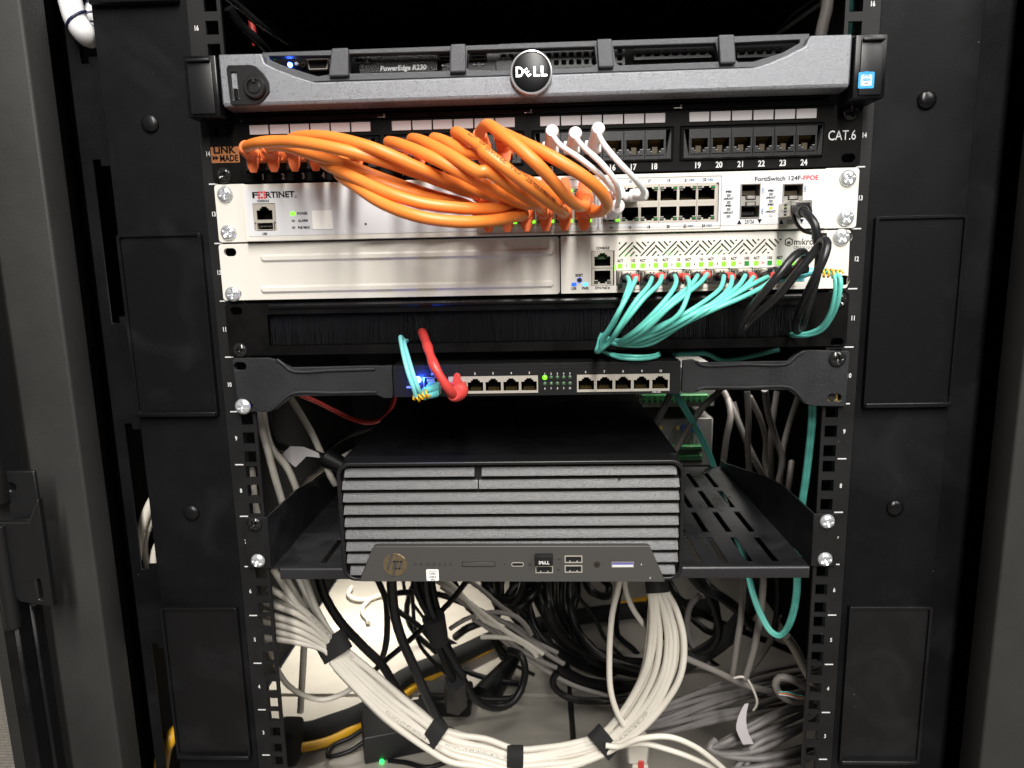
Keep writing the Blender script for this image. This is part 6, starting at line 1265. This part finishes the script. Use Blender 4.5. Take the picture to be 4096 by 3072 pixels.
t_ = [('left of two grey leads hanging in front of the grey bundle at right', [(1300, 20, .13), (1300, 200, .13), (1285, 500, .135), (1240, 800, .14), (1185, 1180, .15)]), ('right of two grey leads hanging in front of the grey bundle at right', [(1535, 0, .10), (1525, 200, .10), (1495, 500, .105), (1430, 850, .11), (1330, 1200, .12)]),
      ('grey lead slanting down to the right from the fanned cream bundle', [(640, 960, .14), (800, 1030, .14), (1050, 1140, .14), (1320, 1270, .145), (1620, 1345, .15)]), ('grey lead bending down behind the aqua loop', [(1700, 500, .20), (1620, 760, .20), (1500, 960, .20), (1380, 1110, .20)])]
for lab, pts in t_: S_(lab, 'E3', pts, .0034, greyc, n=10)
S_('grey lead curled into a small loop next to the right rail', 'E3', [(2200, 1380, .08), (2010, 1300, .08), (1830, 1205, .08), (1710, 1190, .08), (1665, 1260, .08), (1720, 1380, .082), (1850, 1450, .084), (2000, 1440, .086), (2100, 1400, .09)], .0036, greyc, n=10)
for k, m in enumerate((teal, orangeb, whitec)): S_(['thin green wire', 'thin orange wire', 'thin white wire'][k] + ' untwisted beside the curled grey lead', 'E3', [(1700, 1350 + 14 * k, .078), (1800, 1350 + 20 * k, .077), (1900, 1385 + 16 * k, .077), (2010, 1400 + 10 * k, .078)], .0007, m, 'wire', 'loose_wire', n=6)
S_('pale cord slanting down to the right rail below the aqua loop', 'E3', [(1780, 730, .16), (1860, 840, .16), (1960, 1030, .16), (2120, 1320, .16), (2250, 1500, .16)], .0050, cream, n=8)
S_('string tied round the dark grey bundle', 'E3', [(1205, 1195, .12), (1290, 1180, .118), (1350, 1205, .118), (1420, 1330, .118), (1462, 1470, .12), (1420, 1550, .125)], .0013, cream, 'string', 'tie_string', n=6)
b = MB(labelw); pts = spline([P('B2', 1678, 1050, .085), P('B2', 1650, 1130, .084), P('B2', 1645, 1220, .083), P('B2', 1690, 1325, .083)], .004); vs = []; fs = []
for k, p in enumerate(pts): w_ = .002 + .0032 * min(1, k / len(pts) * 2); vs += [p + Vector((-w_, 0, 0)), p + Vector((w_, 0, .001)), p + Vector((-w_, .0004, 0)), p + Vector((w_, .0004, .001))]
for k in range(len(pts) - 1): fs += [(4 * k, 4 * k + 1, 4 * k + 5, 4 * k + 4), (4 * k + 2, 4 * k + 6, 4 * k + 7, 4 * k + 3), (4 * k, 4 * k + 4, 4 * k + 6, 4 * k + 2), (4 * k + 1, 4 * k + 3, 4 * k + 7, 4 * k + 5)]
b.add(vs, fs); tag(b.build('cable_label'), 'narrow paper label wrapped on the grey bundle at the lower right', 'label')
# red tipped plug at the bottom
b = MB(cream, redb); q = P('B2', 930, 1350, .12); b.box(q.x - .010, q.x + .012, .115, .130, q.z - .016, q.z + .014, cream, b=.002); b.box(q.x + .001, q.x + .007, .1135, .1148, q.z - .034, q.z - .010, redb, b=.001); b.box(q.x - .005, q.x + .012, .1150, .126, q.z - .05, q.z - .0165, cream, b=.002); tag(b.build('cable_plug'), 'white plastic plug with a red strip below the right strap', 'plug')
# ---------------------------------------------------------------- aqua loop at the right
t = thing('fibre_lead', 'long aqua fibre pair dropping beside the right rail into a loop below the shelf', 'fibre cable', tuple(P('G', 1685, 1378, .06)))
for j in (0, 1):
    o_ = j * 25; pts = [P('S1', 1370 + o_, 120, .045), P('S1', 1368 + o_, 320, .045), P('S1', 1345 + o_, 560, .048), P('S1', 1318 + o_, 780, .052), P('S1', 1290 + o_, 960, .056), P('S1', 1262 + o_, 1250, .060)] + [P('E3', 1888 + 36 * j, 60, .062), P('E3', 1880 + 36 * j, 260, .062), P('E3', 1840 + 36 * j, 480, .062), P('E3', 1770 + 30 * j, 660, .064), P('E3', 1700 + 8 * j, 715 + 22 * j, .068), P('E3', 1620 - 10 * j, 670 + 22 * j, .072), P('E3', 1520 - 20 * j, 500 + 20 * j, .080), P('E3', 1430 - 26 * j, 270, .090), P('E3', 1385 - 26 * j, 90, .100)] + [P('S1', 880 - 14 * j, 1330, .12), P('S1', 830 - 14 * j, 1200, .15), P('S1', 760 - 12 * j, 970, .20), P('S1', 715 - 10 * j, 850, .24)]
    b = MB(teal); b.tube(spline(pts, .005), .0020, 10); b.build('fibre_strand', t, ang=80)
t = thing('fibre_lead', 'aqua fibre pair slanting down behind the computer in front of the pale devices', 'fibre cable', tuple(P('S1', 520, 400, .26)))
for j in (0, 1):
    b = MB(teal); b.tube(spline([P('S1', 300 + 22 * j, 20, .22), P('S1', 372 + 22 * j, 150, .23), P('S1', 500 + 22 * j, 370, .25), P('S1', 600 + 20 * j, 560, .27), P('S1', 650 + 18 * j, 690, .285), P('S1', 690 + 18 * j, 800, .300)], .006), .0022, 8); b.build('fibre_strand', t, ang=80)
solo('fibre_lead', 'dim aqua fibres running level behind the right stamped bracket', 'fibre cable', [P('C4', 880, 470, .06), P('C4', 1060, 462, .08), P('C4', 1160, 500, .10), P('C4', 1330, 480, .12), P('C4', 1500, 440, .12)], .0022, teal)
# ---------------------------------------------------------------- pale devices with green terminals
for k, (c0, c1, lab) in enumerate((((105, -60), (660, 232), 'upper pale device with a green terminal strip behind the computer'), ((180, 322), (640, 668), 'lower pale device with two green terminal rows behind the computer'))):
    yd = .42; a, b_ = P('S1', *c0, yd), P('S1', *c1, yd)
    dv = thing('terminal_device', lab, 'device', ((a.x + b_.x) / 2, yd, b_.z), 'pale devices at the back')
    b = MB(devw, dark); b.box(a.x, b_.x, yd, yd + .10, b_.z, a.z, b=.0015)
    b.build('housing', dv)
    rows = (((118, 610, 140, 205),) if k == 0 else ((345, 565, 518, 562), (345, 565, 585, 645)))
    for (u0, u1, v0, v1) in rows:
        p, q = P('S1', u0, v1, yd - .006), P('S1', u1, v0, yd - .006); b = MB(green_t, dark); b.box(p.x, q.x, yd - .010, yd - .0002, p.z, q.z, b=.0008); n = 12
        for j in range(n):
            x = p.x + (j + .5) * (q.x - p.x) / n; b.box(x - .0016, x + .0016, yd - .0106, yd - .0101, p.z + .0006, p.z + (q.z - p.z) * .42, dark)
            b.cyl((x, yd - .0101, p.z + (q.z - p.z) * .74), (0, -.0005, 0), .0012, .0012, 8, dark)
        b.build('terminal_strip', dv, normals=False)
    if k == 1:
        for u in (262, 385): q = P('S1', u, 385, yd); b = MB(brass); b.cyl((q.x, yd - .0002, q.z), (0, -.004, 0), .0026, .0026, 12); b.build('screw_post', dv)
        p, q = P('S1', 405, 420, yd), P('S1', 545, 362, yd); b = MB(mat('plug_blue', (.03, .07, .22), .4)); b.box(p.x, q.x, yd - .005, yd - .0002, p.z, q.z, b=.002); b.build('serial_port', dv)
        b = MB(mat('ink_device', (.33, .33, .32), .6)); 
        for j in range(10): q = P('S1', 290 + 28 * j, 470, yd); b.box(q.x - .004, q.x + .003, yd - .0003, yd - .0001, q.z - .010, q.z + .008 * ((j % 3) / 2))
        b.build('printed_legend', dv)
DG = [[(340, 120), (290, 240), (220, 370), (150, 480)], [(700, 120), (580, 230), (460, 400), (350, 590), (300, 680)], [(730, 120), (800, 260), (900, 500), (960, 640), (1060, 800)], [(760, 180), (780, 300), (750, 450), (720, 680)], [(900, 120), (910, 300), (905, 500), (915, 740)], [(920, 160), (1000, 330), (1040, 500), (1030, 640), (1080, 800)],
      [(1030, 110), (1060, 300), (1110, 460), (1160, 620), (1130, 800)], [(1280, 150), (1220, 330), (1170, 520), (1150, 700), (1140, 850)], [(800, 200), (850, 380), (930, 560), (1020, 740)], [(1230, 640), (1215, 760), (1200, 900)], [(1120, 120), (1080, 420), (1075, 700), (1085, 900)]]
rb = random.Random(9)
for k, pts in enumerate(DG):
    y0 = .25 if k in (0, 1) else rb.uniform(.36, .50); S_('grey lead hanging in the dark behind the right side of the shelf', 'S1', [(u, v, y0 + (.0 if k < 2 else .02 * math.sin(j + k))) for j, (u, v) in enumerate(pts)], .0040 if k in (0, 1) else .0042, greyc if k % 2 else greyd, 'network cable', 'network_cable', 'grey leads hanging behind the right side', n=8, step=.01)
# ---------------------------------------------------------------- left side behind the rail
SL = [('left one of two pale leads dropping beside the left rail', [(225, 230, .06), (250, 330, .06), (305, 520, .065), (370, 760, .07), (430, 960, .08), (470, 1080, .09)]), ('right one of two pale leads dropping beside the left rail', [(275, 230, .07), (300, 400, .07), (345, 540, .075), (450, 670, .085), (520, 820, .10), (545, 900, .11)]),
      ('pale lead slanting from the left stamped bracket toward the computer', [(470, 150, .12), (540, 260, .12), (640, 430, .125), (710, 580, .13), (780, 750, .14), (810, 800, .15)]), ('pale lead rising to the right behind the left shelf wall', [(500, 900, .20), (560, 840, .20), (650, 740, .20), (740, 680, .21), (860, 610, .22), (990, 545, .23), (1110, 470, .25)])]
for lab, pts in SL: S_(lab, 'S2', pts, .0034, cream, n=10)
for u0 in (0, 1): S_(['front', 'rear'][u0] + ' pale lead seen through the square holes low on the left rail', 'S2', [(180 + 16 * u0, 700, .05 + .03 * u0), (195 + 10 * u0, 820, .05), (205 + 14 * u0, 950, .055), (250, 1080, .06)], .0034, cream, n=8)
S_('black cord curving down inside the left rail to a white tag', 'S2', [(310, 250, .10), (330, 400, .10), (380, 500, .105), (450, 545, .11), (540, 550, .115), (640, 570, .12), (740, 610, .125), (860, 660, .13)], .0036, blackc, 'power cable', 'power_cable', n=10)
b = MB(cream); pts = [P('S2', u, v, .10) for u, v in ((410, 595), (520, 680), (560, 640), (600, 600), (700, 610), (690, 575), (580, 530), (480, 525))]; b.add([p for p in pts] + [p + Vector((0, .0006, 0)) for p in pts], [tuple(range(8)), tuple(reversed(range(8, 16)))] + [(k, (k + 1) % 8, 8 + (k + 1) % 8, 8 + k) for k in range(8)], MATS['label_paper']); tag(b.build('cable_label'), 'white flag label folded round the black cord inside the left rail', 'label')
b = MB(plast); p0, p1 = P('S2', 740, 600, .13), P('S2', 870, 670, .13); b.cyl(p0, p1 - p0, .011, .008, 12); tag(b.build('cord_connector'), 'black moulded connector beside the upper left corner of the computer', 'connector')
S_('dim red lead sagging behind the left stamped bracket', 'S2', [(560, 150, .34), (680, 200, .36), (820, 270, .38), (950, 330, .38), (1080, 350, .38), (1170, 310, .38), (1230, 230, .38), (1260, 120, .38)], .0032, redc, n=8)
S_('thin black cord rising behind the computer on the left', 'S2', [(740, 570, .22), (800, 510, .24), (900, 450, .26), (1020, 410, .28), (1180, 350, .30)], .0026, blackd, 'power cable', 'power_cable')
# cables seen through the slotted strip at left
S_('white printed cable in the long slot of the left strip', 'L2', [(680, 470, .035), (650, 520, .034), (615, 610, .032), (595, 700, .030), (594, 800, .030), (600, 860, .030)], .0042, cream, n=12)
S_('second white cable in the long slot of the left strip', 'L2', [(690, 520, .040), (655, 580, .040), (622, 660, .038), (620, 730, .036), (632, 800, .036), (650, 870, .036)], .0040, cream, n=12)
S_('third white cable just showing at the right edge of the left slot', 'L2', [(700, 660, .034), (672, 720, .034), (664, 800, .034), (668, 860, .034)], .0036, cream, n=10)
rsx = resample(spline([P('L2', 680, 470, .035), P('L2', 650, 520, .034), P('L2', 615, 610, .032), P('L2', 595, 700, .030), P('L2', 594, 800, .030)], .003), .0008)
# spiral wrapped cable at the top left
sp_ = spline([P('L1', 290, -60, .000), P('L1', 308, 20, .000), P('L1', 330, 90, .001), P('L1', 362, 140, .004), P('L1', 390, 158, .014), P('L1', 404, 120, .030), P('L1', 412, 40, .05)], .002)
t = thing('wrapped_cable', 'cable in white spiral wrap bending at the top left corner', 'cable', tuple(sp_[0])); b = MB(mat('navy_pvc', (.01, .015, .05), .4)); b.tube(sp_, .0060, 14); b.build('jacket', t, ang=80)
rs = resample(sp_, .0008); nrm = Vector((1, 0, 0)); hp = []
for k, p in enumerate(rs):
    tg = (rs[min(k + 1, len(rs) - 1)] - rs[max(0, k - 1)]).normalized(); nrm = (nrm - tg * nrm.dot(tg)).normalized(); a_ = k * .0008 / .019 * 2 * PI; hp.append(p + (nrm * math.cos(a_) + tg.cross(nrm) * math.sin(a_)) * .0082)
b = MB(whitec); b.tube(rs, .0082, 16); b.build('spiral_wrap', t, ang=80)
b = MB(MATS['navy_pvc']); b.tube(hp, .0011, 6); b.build('wrap_gap', t, ang=80)
# inside the gap above the server
for lab, pts, r, m in (('black cord slanting down inside the gap at the upper left', [(170, -40, .10), (300, 60, .12), (450, 180, .14), (620, 290, .17), (790, 400, .20)], .0040, blackc), ('black cord bowing behind the left rail in the gap above the server', [(210, 60, .07), (290, 180, .08), (380, 260, .09), (450, 330, .10), (500, 390, .11)], .0042, blackc), ('short red lead showing in the gap at the upper left', [(375, 130, .24), (385, 200, .24), (402, 290, .24), (410, 340, .24)], .0034, redc)): S_(lab, 'T1', pts, r, m, n=10)
S_('beige lead hanging in the gap above the right end of the server', 'T2', [(1815, -60, .10), (1805, 60, .10), (1785, 140, .10), (1770, 220, .10)], .0050, greyc, n=10)
S_('thin green lead behind the upper right rail', 'T2', [(1945, -40, .06), (1942, 60, .06), (1938, 160, .06), (1930, 230, .06)], .0028, teal, n=8)
b = MB(gloss); p0, p1 = P('T2', 1480, 210, .20), P('T2', 1800, -20, .12); b.cyl(p0, p1 - p0, .005, .005, 8); tag(b.build('support_arm'), 'dark support arm slanting in the gap above the right end of the server', 'bracket')
